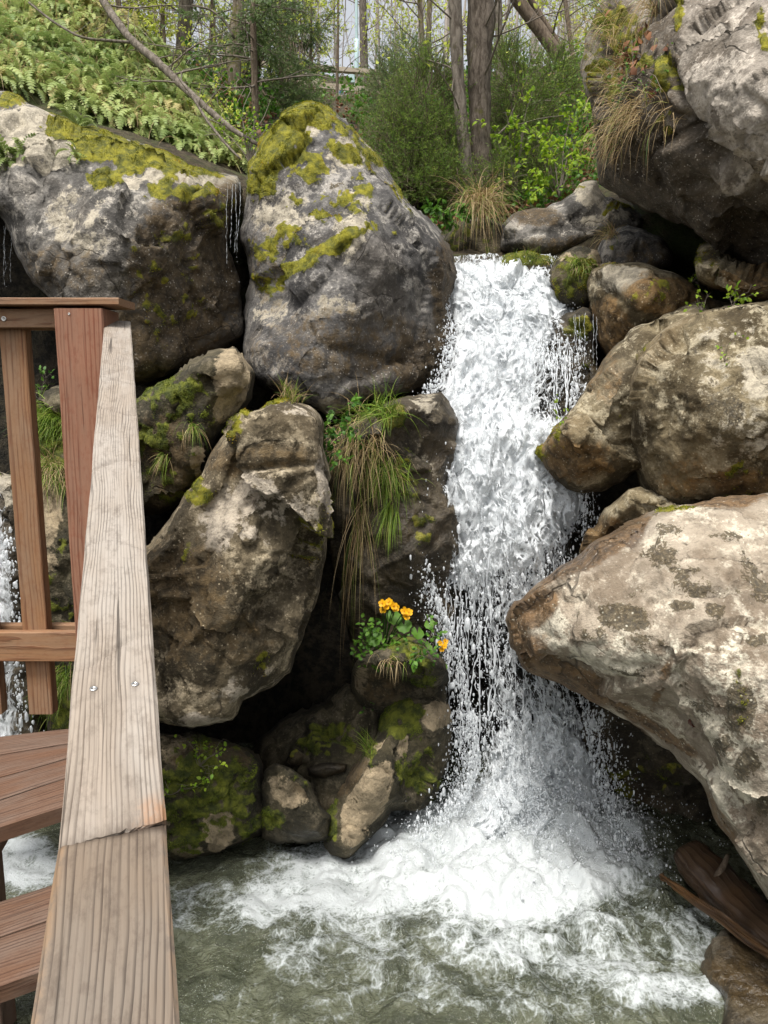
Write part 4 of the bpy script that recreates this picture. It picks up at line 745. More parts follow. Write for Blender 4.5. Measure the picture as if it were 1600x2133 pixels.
# distance of the joint from the handrail's width in the picture
def solve_t(px, py, px2, a, w):
    lo, hi = .1, 3
    for _ in range(60):
        m_ = (lo + hi) / 2; P = ray(px, py) * m_; x, _y = proj(P + a * w)
        lo, hi = (m_, hi) if x > px2 else (lo, m_)
    return ray(px, py) * lo
J = solve_t(121, 1752, 346, a_up, WR)                       # upper board's near left top corner
cJ = J + a_up * WR / 2
r_end = ray(245, 664)                                       # far end: where the board's line meets the pixel row
s_best = min(np.linspace(.5, 4, 3000), key=lambda s: abs(proj(cJ + d_up * s)[1] - 668)); E = cJ + d_up * s_best
PY_ = E[1] - .16
def rail_extra(loc, L2):
    s, y, z = loc.T; L2 = L2.copy(); top = sst(-.006, -.001, z); q = np.c_[s * 1.2, y * 12, z * 3]
    gr = fbm(np.c_[s * 2.0, y * 160 + 2.5 * perlin(np.c_[s * 5, y * 20, z], 3), z * 3], 1, 2, 5)
    rip = sum(dpt * np.exp(-((s - s0 - .03 * np.sin(y * 40 + ph)) / wd_) ** 2) * sst(-.05, .0, -np.abs(y - yc) + .03) for s0, dpt, wd_, yc, ph in ((.28, -.004, .006, .0, 0), (.16, -.003, .008, .02, 1), (.55, -.0035, .006, -.01, 2), (.90, -.005, .010, -.01, 1), (1.25, -.005, .012, .0, 3), (1.5, -.004, .010, .015, 2), (1.62, -.004, .012, -.02, 0)))
    L2[:, 2] += top * (.0003 * gr + .8 * rip + .0012 * perlin(np.c_[s * 6, y * 15, z], 8))
    nearend = sst(.05, 0, s); L2[:, 0] += nearend * (.014 * (y / WR + .1) + .006 * perlin(np.c_[y * 45, z * 30, s * 0], 4) + .004 * perlin(np.c_[y * 160, z * 60, s * 0], 6))
    L2[:, 2] -= top * sst(.02, 0, s) * .003
    warm = .75 * sst(.050, .012, s + .5 * np.abs(y - .036) + .012 * perlin(np.c_[s * 60, y * 90, z], 7)) * sst(.008, .026, y); dark = sst(.0075, .003, s) * .3 + np.clip(-rip * 30, 0, .16) * top + .25 * top * sst(.16, .0, s) * (.5 + perlin(np.c_[s * 9, y * 60, z], 17))
    for sy in (-.021, .021): dark = np.maximum(dark, .5 * np.exp(-(((s - .205) / .012) ** 2 + ((y - sy) / .004) ** 2)))
    return L2, {'warm': np.clip(warm + .4 * sst(.1, .02, s) * sst(.038, .043, y), 0, 1), 'dark': dark}
hb = board('handrail_board', rl, 'rail', cJ, E, WR, .030, n=(420, 64, 2), seed=2, extra=rail_extra, across=a_up); hb['label'] = 'weathered silver grey handrail board'
d_n = nrm(np.array([*ray(279, 806)[:2], 0])); a_n = np.array([d_n[1], -d_n[0], 0]); cN = cJ + np.array([0, 0, -.004]) + d_up * .004
def near_extra(loc, L2):
    s, y, z = loc.T; L2 = L2.copy(); top = sst(-.006, -.001, z)
    L2[:, 2] += top * (.0006 * fbm(np.c_[s * 2, y * 150, z], 1, 2, 9) + .001 * perlin(np.c_[s * 6, y * 12, z], 8))
    Ln = s.max(); e = Ln - s; L2[:, 2] -= top * .003 * sst(.03, .01, e)
    return L2, {'warm': .55 * sst(-.034, -.042, y) + .6 * sst(.036, .043, y) * (.5 + perlin(np.c_[s * 9, y * 5, z], 2)), 'dark': .8 * sst(.030, .012, e + .004 * perlin(np.c_[y * 60, s * 0, z], 5)) * top}
nb_ = board('handrail_board', rl, 'railnear', cN - d_n * 1.3, cN + d_n * .015, WR * 1.0, .038, n=(260, 44, 2), seed=5, extra=near_extra, across=a_n); nb_['label'] = 'browner near handrail board'
for sy in (-.021, .021):
    screw(rl, cJ + d_up * .205 + a_up * sy - np.cross(a_up, d_up) * -.0005, np.cross(a_up, d_up))
# post at the corner, cap board, rails, baluster
def vx(px, Y): return (px - 800) / FPX * Y * 1.0
YP = PY_ + .02
pl = at(112, 645, YP)[0]; pr_ = at(216, 700, YP)[0]; pw = pr_ - pl + .002; pc = (pl + pr_) / 2
topz = at(170, 642, YP)[2]
board('post', rl, 'larchred', (pc, YP + pw / 2, -2.0), (pc, YP + pw / 2, topz), pw, pw, up=(0, -1, 0), n=(60, 14, 2), bev=.004, seed=3).location.y += -pw / 2
YF = YP + .02
zt = at(100, 622, YF - .03)[2]; xr = at(246, 630, YF - .03)[0]
board('cap_board', rl, 'larch', (-2.2, YF + .06, zt + .004), (xr, YF + .06, zt + .004), .17, .024, n=(60, 20, 2), seed=7)
z1 = at(60, 643, YF + .02)[2]; z2 = at(60, 683, YF + .02)[2]
board('top_rail', rl, 'larch', (-2.2, YF + .035, z1), (pl + .01, YF + .035, z1), .035, z1 - z2, n=(50, 10, 2), seed=8)
board('top_rail', rl, 'larch', (-2.2, YF + .125, z1), (pl + .03, YF + .125, z1), .035, z1 - z2, n=(50, 10, 2), seed=9)
z3 = at(60, 1317, YF + .02)[2]; z4 = at(60, 1378, YF + .02)[2]
board('bottom_rail', rl, 'larch', (-2.2, YF + .035, z3), (pl + .16, YF + .035, z3), .035, z3 - z4, n=(50, 10, 2), seed=12)
board('bottom_rail', rl, 'larch', (-2.2, YF + .125, z3), (pl + .16, YF + .125, z3), .035, z3 - z4, n=(50, 10, 2), seed=13)
YB = YF + .055
bl, br = at(-2, 690, YB)[0], at(52, 690, YB)[0]; zb = at(60, 1488, YB)[2]
for k in range(3):
    ox = -k * .19
    board('baluster', rl, 'larch', ((bl + br) / 2 + ox, YB, zb), ((bl + br) / 2 + ox, YB, z1 - .004), br - bl, .05, up=(0, -1, 0), n=(50, 12, 2), seed=15 + k)
screw(rl, np.array([at(8, 663, YF + .0175)[0], YF + .0165, at(8, 663, YF)[2]]), (0, -1, 0), .009)
screw(rl, np.array([at(144, 654, YP)[0], YP - .001, at(144, 654, YP)[2]]), (0, -1, 0), .004)
np_ = cN - d_n * .75
board('post', rl, 'larch', (np_[0], np_[1] + .05, -2.6), (np_[0], np_[1] + .05, np_[2] - .039), .08, .08, up=(0, -1, 0), n=(20, 4, 2), seed=21)

st_ = empty('stairs', (-1.2, 1.9, -2.6), 'brown wooden stair treads at lower left below the railing', 'stairs')
def plank(parent, mat, quad, h, seed):
    """quad: back-left, back-right, front-right, front-left on the top face"""
    bl_, br_, fr_, fl_ = [np.array(q, float) for q in quad]; n = 30; m_ = 10; u = np.linspace(0, 1, n)[:, None, None]; v = np.linspace(0, 1, m_)[None, :, None]
    top = (bl_ * (1 - u) + br_ * u) * (1 - v) + (fl_ * (1 - u) + fr_ * u) * v
    Ln = np.linalg.norm(br_ - bl_); wd_ = .5 * (np.linalg.norm(fl_ - bl_) + np.linalg.norm(fr_ - br_))
    loc = np.stack(np.broadcast_arrays(u[..., 0] * Ln, (v[..., 0] - .5) * wd_, np.zeros((n, m_))), -1)
    T_ = top.reshape(-1, 3).copy(); T_[:, 2] += .002 * perlin(loc.reshape(-1, 3) * np.array([5, 30, 1]) + seed, seed); e = np.zeros((n, m_)); e[:, 0] = e[:, -1] = 1; T_[:, 2] -= .003 * e.ravel()
    B_ = T_ - np.array([0, 0, h]); V = np.r_[T_, B_]; k = n * m_; i = (np.arange(n - 1)[:, None] * m_ + np.arange(m_ - 1)[None]).ravel()
    Q = np.c_[i, i + 1, i + m_ + 1, i + m_]; F = [Q, Q[:, ::-1] + k]
    a = np.arange(n - 1) * m_; F.append(np.c_[a, a + m_, a + m_ + k, a + k]); a = a + m_ - 1; F.append(np.c_[a + m_, a, a + k, a + m_ + k])
    a = np.arange(m_ - 1); F.append(np.c_[a + 1, a, a + k, a + 1 + k]); a = a + (n - 1) * m_; F.append(np.c_[a, a + 1, a + 1 + k, a + k])
    lo = np.r_[loc.reshape(-1, 3), loc.reshape(-1, 3) - np.array([0, 0, h])] + np.array([seed * 2.1, .01 * seed, 0])
    return mk('tread_board', V, F, M[mat], parent, {'loc': lo}, smooth=False)
def tread(lines, z, h, seed):
    E_ = []
    for (x0, y0, x1, y1) in lines:
        A_, B_ = onz(x0, y0, z), onz(x1, y1, z); d_ = B_ - A_; E_.append((A_ - d_ * 1.6, A_ + d_ * 1.22))
    for k in range(len(E_) - 1):
        gpv = .004; f0 = nrm(E_[k + 1][0] - E_[k][0]) * gpv; f1 = nrm(E_[k + 1][1] - E_[k][1]) * gpv
        plank(st_, 'tread', (E_[k][0] + f0 * (k > 0), E_[k][1] + f1 * (k > 0), E_[k + 1][1] - f1, E_[k + 1][0] - f0), h, seed + k)
    return E_
zt1, zt2 = -1.22, -1.42
E1 = tread([(0, 1533, 138, 1517), (0, 1571, 136, 1549), (0, 1618, 134, 1580), (0, 1665, 130, 1622), (0, 1723, 125, 1682)], zt1, .045, 30)
E2 = tread([(0, 1877, 96, 1846), (0, 1951, 87, 1921), (0, 2055, 71, 2029)], zt2, .045, 40)
for xo in (-.12, .10):
    a_, b_ = np.array([-1.0 + xo, 1.62, -1.47]), np.array([-1.0 + xo, 2.4, -1.27])
    board('stringer', st_, 'tread', a_ + np.array([-.35, 0, 0]), b_ + np.array([-.35, 0, 0]), .05, .16, seed=50, n=(12, 3, 2))
board('support_post', st_, 'tread', (-1.35, 1.75, -2.9), (-1.35, 1.75, -1.5), .1, .1, up=(0, -1, 0), seed=52, n=(10, 3, 2))
board('support_post', st_, 'tread', (-1.35, 2.3, -2.9), (-1.35, 2.3, -1.32), .1, .1, up=(0, -1, 0), seed=53, n=(10, 3, 2))

# ================================================================== VEGETATION helpers
def gfast(x, y):
    x = np.clip(np.asarray(x, float), xs[0], xs[-1] - 1e-6); y = np.clip(np.asarray(y, float), ys[0], ys[-1] - 1e-6)
    i = np.clip(np.searchsorted(xs, x, 'right') - 1, 0, nx - 2); j = np.clip(np.searchsorted(ys, y, 'right') - 1, 0, ny - 2)
    u = (x - xs[i]) / (xs[i + 1] - xs[i]); v = (y - ys[j]) / (ys[j + 1] - ys[j])
    return (GZ[j, i] * (1 - u) + GZ[j, i + 1] * u) * (1 - v) + (GZ[j + 1, i] * (1 - u) + GZ[j + 1, i + 1] * u) * v
def hit(px, py, y0=5.1, y1=40):
    px, py = np.broadcast_arrays(np.asarray(px, float), np.asarray(py, float)); r = ray(px, py); Ys = np.r_[np.arange(y0, 12, .04), np.arange(12, y1, .2)]
    P = r[:, None] * (Ys[None] / r[:, 1:2])[..., None]; below = P[..., 2] < gfast(P[..., 0], P[..., 1]); k = np.argmax(below, 1)
    return P[np.arange(len(px)), k], below.any(1)
def sample_poly(poly, n, g):
    poly = np.array(poly, float); lo, hi = poly.min(0), poly.max(0); Q = g.uniform(lo, hi, (n * 4, 2)); return Q[inpoly(Q, poly)][:n]
def perp(T, g): return nrm(np.cross(T, g.normal(0, 1, T.shape)))
def fronds(st, di, ln, g, nodes=14, wid=.16, droop=1.2):
    """fern fronds: a rib with paired leaflets"""
    N = len(st); K = nodes + 1; P = np.zeros((N, K, 3)); P[:, 0] = st; d = nrm(np.asarray(di, float))
    for k in range(1, K):
        d = nrm(d + np.array([0, 0, -1.]) * (droop / nodes) * (.4 + k / nodes)[..., None] if False else d + np.array([0, 0, -1.]) * (droop / nodes) * (.4 + k / nodes)); P[:, k] = P[:, k - 1] + d * (ln / nodes)[:, None]
    T = nrm(np.gradient(P, axis=1)); side = nrm(np.cross(T, np.array([0, 0, 1.]) + g.normal(0, .35, (N, 1, 3)))); up = np.cross(side, T)
    t = np.arange(K) / nodes; pl_ = (np.sin(np.pi * (t * .86 + .12)) ** .8) * wid
    Vs = []; hue = np.clip(.5 + g.normal(0, .22, N), 0, 1)
    for s in (-1, 1):
        b0 = P[:, 1:-1]; l = (pl_[1:-1][None] * ln[:, None])[..., None]; o = side[:, 1:-1] * s; w = (ln / nodes * .46)[:, None, None]
        tip = b0 + o * l + T[:, 1:-1] * l * .35 - up[:, 1:-1] * l * .18
        Vs.append(np.stack([b0 - T[:, 1:-1] * w, b0 + o * l * .55 - T[:, 1:-1] * w * .6 + T[:, 1:-1] * l * .15, tip, b0 + o * l * .5 + T[:, 1:-1] * w * 1.1 + T[:, 1:-1] * l * .15, b0 + T[:, 1:-1] * w * .8], 2))
    V = np.stack(Vs, 1).reshape(-1, 3); q = np.arange(len(V) // 5)[:, None] * 5
    F = np.r_[np.c_[q, q + 1, q + 3], np.c_[q + 1, q + 2, q + 3], np.c_[q, q + 3, q + 4]]
    h = np.repeat(hue, len(V) // N) + np.tile(g.normal(0, .05, len(V) // 5).repeat(5), 1)
    Vr, Fr = tubes(P[:, ::2], np.repeat(np.linspace(.0022, .0008, P[:, ::2].shape[1])[None], N, 0), 3)
    return np.r_[V, Vr], [F, Fr + len(V)], np.r_[np.clip(h, 0, 1), np.full(len(Vr), .95)]
def path3(pts, K):
    """(px,py,Y,width px) list -> K points and radii"""
    A = np.array([at(p[0], p[1], p[2]) for p in pts]); R = np.array([p[3] * p[2] / FPX / 2 for p in pts])
    s = np.r_[0, np.cumsum(np.linalg.norm(np.diff(A, axis=0), axis=1))]; q = np.linspace(0, s[-1], K)
    P = np.stack([np.interp(q, s, A[:, k]) for k in range(3)], 1); k5 = np.ones(3) / 3
    Pp = np.pad(P, ((1, 1), (0, 0)), 'edge'); P[1:-1] = (Pp[:-2] + Pp[1:-1] + Pp[2:])[1:-1] / 3
    return P, np.interp(q, s, R)
def tubeob(name, P, R, mat, parent, S=10, knob=.12, seed=0):
    V, Fs = cap(P, R, S); n = len(V) - 2; c = np.repeat(P, S, 0); d = V[:n] - c
    V[:n] = c + d * (1 + knob * fbm(V[:n] * np.array([1, 1, .4]), 9, 3, seed))[:, None]
    return mk(name, V, Fs, M[mat], parent)
def limbs(P, R, n, g, t0=.15, ln=(.5, 1.2), tilt=.5, r=.35, wig=.12, grav=.02, sub=5, K=7):
    """side branches with sub-branches off a trunk path; returns list of (paths, radii)"""
    t = g.uniform(t0, 1, n) * (len(P) - 1); i = np.minimum(t.astype(int), len(P) - 2); f = (t - i)[:, None]; st = P[i] * (1 - f) + P[i + 1] * f
    az = g.uniform(0, 2 * np.pi, n); d = np.c_[np.cos(az), np.sin(az), np.full(n, tilt) + g.normal(0, .25, n)]
    L = g.uniform(*ln, n); B = grow(st, d, L, K, wig, grav, g); R0 = np.minimum(R[i] * r, .004 + L * .007); RB = R0[:, None] * np.linspace(1, .25, K)[None]
    out = [(B, RB)]
    if sub:
        m_ = n * sub; pi = np.repeat(np.arange(n), sub); k = g.integers(2, K - 1, m_); s2 = B[pi, k]; d2 = nrm(B[pi, k + 1] - B[pi, k]) + g.normal(0, .6, (m_, 3)); C = grow(s2, d2, L[pi] * g.uniform(.25, .6, m_), 5, wig * 1.2, grav, g)
        out.append((C, np.minimum(RB[pi, k], .010)[:, None] * np.linspace(.7, .25, 5)[None]))
    return out
def tree(name, label, pts, mat, g, n=10, ln=(.5, 1.2), tilt=.4, leafmat=None, nleaf=0, lsz=.03, sub=5, K=26, S=10, group=None, twig='twig', t0=.15, grav=.02, cat='tree', knob=.12):
    P, R = path3(pts, K); root = empty(name, P[0], label, cat, group)
    tubeob('trunk', P, R, mat, root, S, knob, int(P[0, 0] * 100) % 97)
    tips = None
    if n:
        br = limbs(P, R, n, g, t0, ln, tilt, sub=sub, grav=grav); b = Bag()
        for B, RB in br: b.add(*tubes(B, RB, 4))
        b.mk('branches', M[twig], root)['kind'] = 'stuff'; tips = br[-1][0]
    if nleaf and tips is not None:
        i = g.integers(0, len(tips), nleaf); k = g.integers(1, tips.shape[1], nleaf); p = tips[i, k] + g.normal(0, lsz * .6, (nleaf, 3))
        V, F, h = leaves(p, g.normal(0, 1, (nleaf, 3)) + np.array([0, 0, -.2]), g.normal(0, 1, (nleaf, 3)) + np.array([0, 0, 1.2]), lsz * g.uniform(.6, 1.3, nleaf), lsz * .6, g)
        mk('crown', V, F, M[leafmat], root, {'hue': h})
    return root
def sprays(C, D, L, g, nn=24, nl=.028, nw=.0045, K=4, droop=-.02):
    """feathery conifer sprays: twig path and needles"""
    P = grow(C, D, L, K, .18, droop, g); N = len(C); m_ = N * nn; i = np.repeat(np.arange(N), nn); t = g.uniform(0, K - 1.001, m_); k = t.astype(int); f = (t - k)[:, None]
    s = P[i, k] * (1 - f) + P[i, k + 1] * f; T = nrm(P[i, k + 1] - P[i, k]); d = T * .8 + perp(T, g) * .9
    V, F, _ = blades(s, d, nl * g.uniform(.6, 1.3, m_), nw, .1, 1, g)
    hb_ = np.clip(g.normal(.45, .2, N), 0, 1)[i] + .25 * (t / (K - 1)) - .12
    return P, V, F, np.repeat(np.clip(hb_ + g.normal(0, .08, m_), 0, 1), 3)
def bush(name, label, ells, n, g, mat='needle', ln=(.10, .26), nn=24, nl=.028, nw=.005, up=.35, cat='bush', stems=8, group=None, hollow=.35):
    """ells: (px, py, rx px, ry px, Y, depth m); foliage sprays fill lumpy clumps, with gaps between"""
    W = np.array([e[2] * e[3] for e in ells], float); W /= W.sum(); C = []; D = []
    for e, w in zip(ells, W):
        k = int(n * w * 2.2); c0 = at(e[0], e[1], e[4]); rx, rz, ry = e[2] * e[4] / FPX, e[3] * e[4] / FPX, e[5]
        q = nrm(g.normal(0, 1, (k, 3))) * (g.uniform(hollow, 1, (k, 1)) ** .6); p = c0 + q * np.array([rx, ry, rz])
        keep = fbm(p, 3.2, 3, int(e[0])) + .12 > g.normal(0, .12, k); p, q = p[keep], q[keep]; m_ = int(n * w); C.append(p[:m_]); D.append(nrm(q[:m_] * np.array([1, 1, .6])) + np.array([0, 0, up]) + g.normal(0, .3, (len(p[:m_]), 3)))
    C = np.concatenate(C); D = np.concatenate(D); gzv = gfast(C[:, 0], C[:, 1]); ok = C[:, 2] > gzv + .02; C, D = C[ok], D[ok]
    b0 = np.array([C[:, 0].mean(), C[:, 1].mean(), 0]); b0[2] = gfast(b0[0], b0[1]) - .05; root = empty(name, b0, label, cat, group)
    P, V, F, h = sprays(C, D, g.uniform(*ln, len(C)), g, nn, nl, nw)
    mk('foliage', V, F, M[mat], root, {'hue': h}); b = Bag()
    b.add(*tubes(P, np.repeat(np.linspace(.003, .001, P.shape[1])[None], len(P), 0), 3))
    tgt = C[g.integers(0, len(C), stems * 8)]; t = np.linspace(0, 1, 8)[None, :, None]; S0 = b0 + g.normal(0, .12, (len(tgt), 3)) * np.array([1, 1, 0]); Q = S0[:, None] * (1 - t) + tgt[:, None] * t + np.array([0, 0, .12]) * np.sin(np.pi * t) + g.normal(0, .02, (len(tgt), 8, 3))
    b.add(*tubes(Q, np.repeat(np.linspace(.012, .003, 8)[None], len(Q), 0), 4)); b.mk('stems', M['barkb'], root)
    return root
def leafy(name, label, base, tips, g, n=240, lsz=.045, mat='leaf', stem=.006, twig='twig', spread=.10, sub=7, cat='shrub', group=None, aspect=.62):
    """a leafy shrub: stems run from base to given tips, twigs and leaves along their outer halves"""
    base = np.array(base, float); tips = np.array(tips, float); m_ = len(tips); K = 9; t = np.linspace(0, 1, K)[None, :, None]
    P = base + (tips[:, None] - base) * t + np.array([0, 0, 1.]) * (.12 * np.linalg.norm(tips - base, axis=1))[:, None, None] * np.sin(np.pi * t) + np.cumsum(g.normal(0, .012, (m_, K, 3)), 1) * t
    root = empty(name, base, label, cat, group); b = Bag(); b.add(*tubes(P, stem * np.linspace(1, .3, K)[None] * np.ones((m_, 1)), 5))
    i = np.repeat(np.arange(m_), sub); k = g.integers(3, K, len(i)); d = nrm(P[i, np.minimum(k, K - 1)] - P[i, k - 1]) + g.normal(0, .8, (len(i), 3)); T = grow(P[i, k], d, spread * g.uniform(.5, 1.4, len(i)), 5, .15, -.03, g)
    b.add(*tubes(T, stem * .35 * np.linspace(1, .4, 5)[None] * np.ones((len(i), 1)), 4)); b.mk('stems', M[twig], root)
    j = g.integers(0, len(T), n); kk = g.integers(1, 5, n); p = T[j, kk]; d = nrm(T[j, kk] - T[j, kk - 1]) + g.normal(0, .7, (n, 3)); d[:, 2] -= .15
    V, F, h = leaves(p, d, g.normal(0, .5, (n, 3)) + np.array([0, -.25, 1.]), lsz * g.uniform(.6, 1.25, n), lsz * aspect * g.uniform(.8, 1.2, n), g)
    mk('leaves', V, F, M[mat], root, {'hue': h}); return root
def tuft(label, P, D, ln, g, wd=.004, droop=1.5, mats=(('dry', 1.0),), segs=6, name='grass_tuft', cat='grass', group=None):
    """one grass tuft: blades rooted at P"""
    P = np.asarray(P, float); n = len(P); parts = []
    lnv = ln * g.uniform(.45, 1.15, n); root = None; k0 = 0
    root = empty(name, P.mean(0), label, cat, group)
    for mt, fr in mats:
        k1 = min(n, k0 + int(round(n * fr))); s = slice(k0, k1); V, F, h = blades(P[s], np.asarray(D)[s] if np.ndim(D) > 1 else np.array(D) + g.normal(0, .35, (k1 - k0, 3)), lnv[s], wd, droop * g.uniform(.6, 1.4, k1 - k0), segs, g)
        mk('blades' if mt != 'dry' else 'dry_blades', V, F, M[mt], root, {'hue': h}); k0 = k1
    return root

# ================================================================== HILLSIDE
g = np.random.default_rng(21)
fp = [(-60, -40), (235, -40), (330, 70), (420, 190), (508, 335), (498, 352), (440, 336), (340, 294), (250, 256), (160, 232), (90, 200), (-60, 172)]
Q = sample_poly(fp, 5200, g); P, ok = hit(Q[:, 0], Q[:, 1]); P = P[ok]
d = np.c_[g.normal(.25, .5, len(P)), -np.abs(g.normal(.75, .3, len(P))), g.normal(.55, .3, len(P))]
V, F, h = fronds(P, d, g.uniform(.15, .34, len(P)) * (.7 + .6 * g.random(len(P)) ** 2), g, 12, .115, 2.4)
hh = fbm(V, 1.6, 3, 4) * .5; Pd = P[g.integers(0, len(P), 1500)]; Vd, Fd, hd = blades(Pd + np.array([0, -.03, .05]), g.normal(0, .6, Pd.shape) + np.array([.1, -.6, .3]), g.uniform(.15, .45, len(Pd)), .006, 1.6, 4, g); tag(mk('dead_stalks', Vd, Fd, M['dry'], None, {'hue': hd}), 'dry brown stalks scattered among the ferns of the upper left slope', 'dead stalks', kind='stuff'); tag(mk('fern_ground_cover', V, F, M['fern'], None, {'hue': np.clip(h + hh, 0, 1)}), 'dense green ferns hanging all over the upper left slope', 'ferns', kind='stuff')
# low leafy ground cover on the rest of the hill
Q = sample_poly([(380, 130), (1240, 130), (1240, 430), (1050, 470), (900, 500), (860, 440), (780, 330), (700, 215), (600, 225), (520, 320), (470, 300)], 5200, g); P, ok = hit(Q[:, 0], Q[:, 1]); P = P[ok]; sc_l = np.clip(P[:, 1] / 8, .7, 2.2)
b = Bag(); V, F, h = leaves(P + np.c_[g.normal(0, .05, (len(P), 2)), g.uniform(.02, .22, len(P)) * sc_l], g.normal(0, 1, P.shape) + np.array([0, -.5, .2]), g.normal(0, .4, P.shape) + np.array([0, 0, 1]), .05 * sc_l, .035 * sc_l, g); b.add(V, F, hue=h)
V, F, h = blades(P, g.normal(0, .4, P.shape) + np.array([0, -.2, 1]), g.uniform(.08, .25, len(P)) * sc_l, .006 * sc_l, 1.3, 3, g); b.add(V, F, hue=h)
tag(b.mk('undergrowth', M['herb']), 'low leafy green undergrowth on the forest floor', 'undergrowth', kind='stuff')
Q = sample_poly([(380, 110), (1240, 110), (1240, 430), (900, 490), (780, 330), (600, 225), (500, 310)], 5000, g); P, ok = hit(Q[:, 0], Q[:, 1]); P = P[ok]
V, F, h = leaves(P + np.array([0, 0, .03]), g.normal(0, 1, P.shape), g.normal(0, .5, P.shape) + np.array([0, 0, 1]), .06, .05, g); tag(mk('leaf_litter', V, F, M['litter'], None, {'hue': h}), 'brown dead leaves strewn over the hillside', 'leaf litter', kind='stuff')

# far woodland: thin stems and twigs too many to count
g = np.random.default_rng(33); n = 210; x = g.uniform(-22, 22, n); y = g.uniform(25, 52, n); keep = np.abs(x) < y * .62; x, y = x[keep], y[keep]; n = len(x); z = gfast(x, y)
H = g.uniform(7, 14, n); lean = g.normal(0, .05, (n, 3)); lean[:, 2] = 1; T_ = grow(np.c_[x, y, z - .1], lean, H, 9, .03, .01, g); RT = (.02 + .075 * g.random(n) ** 3)[:, None] * np.linspace(1, .25, 9)[None]
b = Bag(); b.add(*tubes(T_, RT, 5)); m_ = n * 16; i = np.repeat(np.arange(n), 16); k = g.integers(1, 8, m_); az = g.uniform(0, 6.28, m_)
B = grow(T_[i, k], np.c_[np.cos(az), np.sin(az), g.uniform(.3, 1.2, m_)], g.uniform(.8, 2.8, m_), 5, .14, .03, g); b.add(*tubes(B, .013 * np.linspace(1, .4, 5)[None] * np.ones((m_, 1)), 3))
i = np.repeat(np.arange(m_), 3); k = g.integers(1, 4, len(i)); C_ = grow(B[i, k], nrm(B[i, k + 1] - B[i, k]) + g.normal(0, .55, (len(i), 3)), g.uniform(.3, 1.1, len(i)), 4, .15, .02, g); b.add(*tubes(C_, .007 * np.linspace(1, .5, 4)[None] * np.ones((len(i), 1)), 3))
wdl = tag(b.mk('far_woodland', M['fartwig']), 'bare grey brown stems and twigs of the far wood against a white sky', 'woodland', kind='stuff')
nl = 90000; i = g.integers(0, len(C_), nl); k = g.integers(1, 4, nl); p = C_[i, k] + g.normal(0, .06, (nl, 3)); okl = fbm(p, .35, 2, 8) > -.05; p = p[okl]; nl = len(p)
V, F, h = leaves(p, g.normal(0, 1, (nl, 3)), g.normal(0, 1, (nl, 3)), .11, .08, g); o = mk('spring_buds', V, F, M['bud'], wdl, {'hue': h}); o['kind'] = 'stuff'

# ---- individual trees
g = np.random.default_rng(41)
def base_on(px, py, Y=None):
    P, ok = hit(np.array([px]), np.array([py])); return float(P[0, 1])
tree('tree', 'pale grey birch like trunk standing above the fern slope', [(378, 185, 9.4, 34), (380, 120, 9.4, 29), (388, 0, 9.4, 27), (396, -160, 9.4, 22)], 'bark', g, 9, (.6, 1.6), .3, 'bud', 260, .05)
tree('tree', 'dead mossy snag with knobbly bark left of the thin spruce stem', [(515, 265, 9.0, 40), (500, 215, 9.0, 34), (486, 160, 9.0, 26), (490, 90, 9.0, 28), (496, 20, 9.0, 22), (494, -100, 9.0, 18)], 'barkm', g, 7, (.4, 1.0), .2, 'bud', 120, .05, knob=.45)
sp1 = tree('spruce_tree', 'thin brown spruce stem with drooping sparse boughs beside the mossy snag', [(534, 305, 8.0, 15), (530, 150, 8.0, 13), (526, 0, 8.0, 11), (522, -160, 8.0, 8)], 'barkb', g, 14, (.5, 1.3), .05, sub=4, t0=.25, grav=-.04)
tree('tree', 'straight pale trunk behind the lamp post on the footbridge', [(760, 190, 22, 17), (757, 60, 22, 15), (754, -120, 22, 12)], 'bark', g, 8, (1, 2.5), .5, 'bud', 160, .09)
tree('tree', 'slender mossy stem between lamp post and the twin trunks, left of two', [(886, 200, 15, 11), (878, 60, 15, 10), (868, -90, 15, 8)], 'barkm', g, 8, (.8, 1.8), .6, 'bud', 150, .07)
tree('tree', 'slender mossy stem right of its twin, just left of the twin trunks', [(898, 210, 15.4, 11), (893, 80, 15.4, 10), (898, -90, 15.4, 8)], 'barkm', g, 8, (.8, 1.8), .6, 'bud', 150, .07)
tree('tree', 'narrower grey trunk of the close pair rising behind the waterfall top', [(980, 500, 7.2, 34), (974, 380, 7.2, 27), (958, 220, 7.2, 24), (951, 100, 7.2, 25), (948, 0, 7.2, 26), (946, -140, 7.2, 24)], 'bark', g, 5, (.5, 1.2), .3, 'bud', 60, .05)
tree('tree', 'thick rough barked trunk with mossy burr, right of the close pair', [(1008, 500, 7.35, 46), (1004, 380, 7.35, 42), (1000, 240, 7.35, 42), (998, 120, 7.35, 48), (1002, 50, 7.35, 54), (1000, -140, 7.35, 50)], 'barkt', g, 7, (.5, 1.4), .3, 'bud', 90, .05, knob=.25)
tree('tree', 'faint straight trunk just right of the thick rough trunk', [(1046, 240, 14, 17), (1040, 100, 14, 15), (1036, -100, 14, 13)], 'bark', g, 8, (.7, 1.7), .5, 'bud', 160, .07)
tree('tree', 'brown leaning trunk sloping down right toward the crag', [(1165, 120, 10, 26), (1130, 70, 10, 25), (1085, 10, 10, 25), (1030, -90, 10, 22)], 'barkb', g, 4, (.5, 1.2), .4)
tree('tree', 'dark thin leaning stem close above the brown leaning trunk', [(1172, 105, 10.3, 12), (1130, 40, 10.3, 12), (1070, -60, 10.3, 11)], 'barkb', g, 4, (.5, 1.2), .4)
tree('tree', 'thin upright stem between the leaning trunk and the crag', [(1195, 130, 11, 9), (1180, 20, 11, 8), (1166, -100, 11, 7)], 'barkb', g, 9, (.5, 1.2), .7, 'bud', 160, .05)
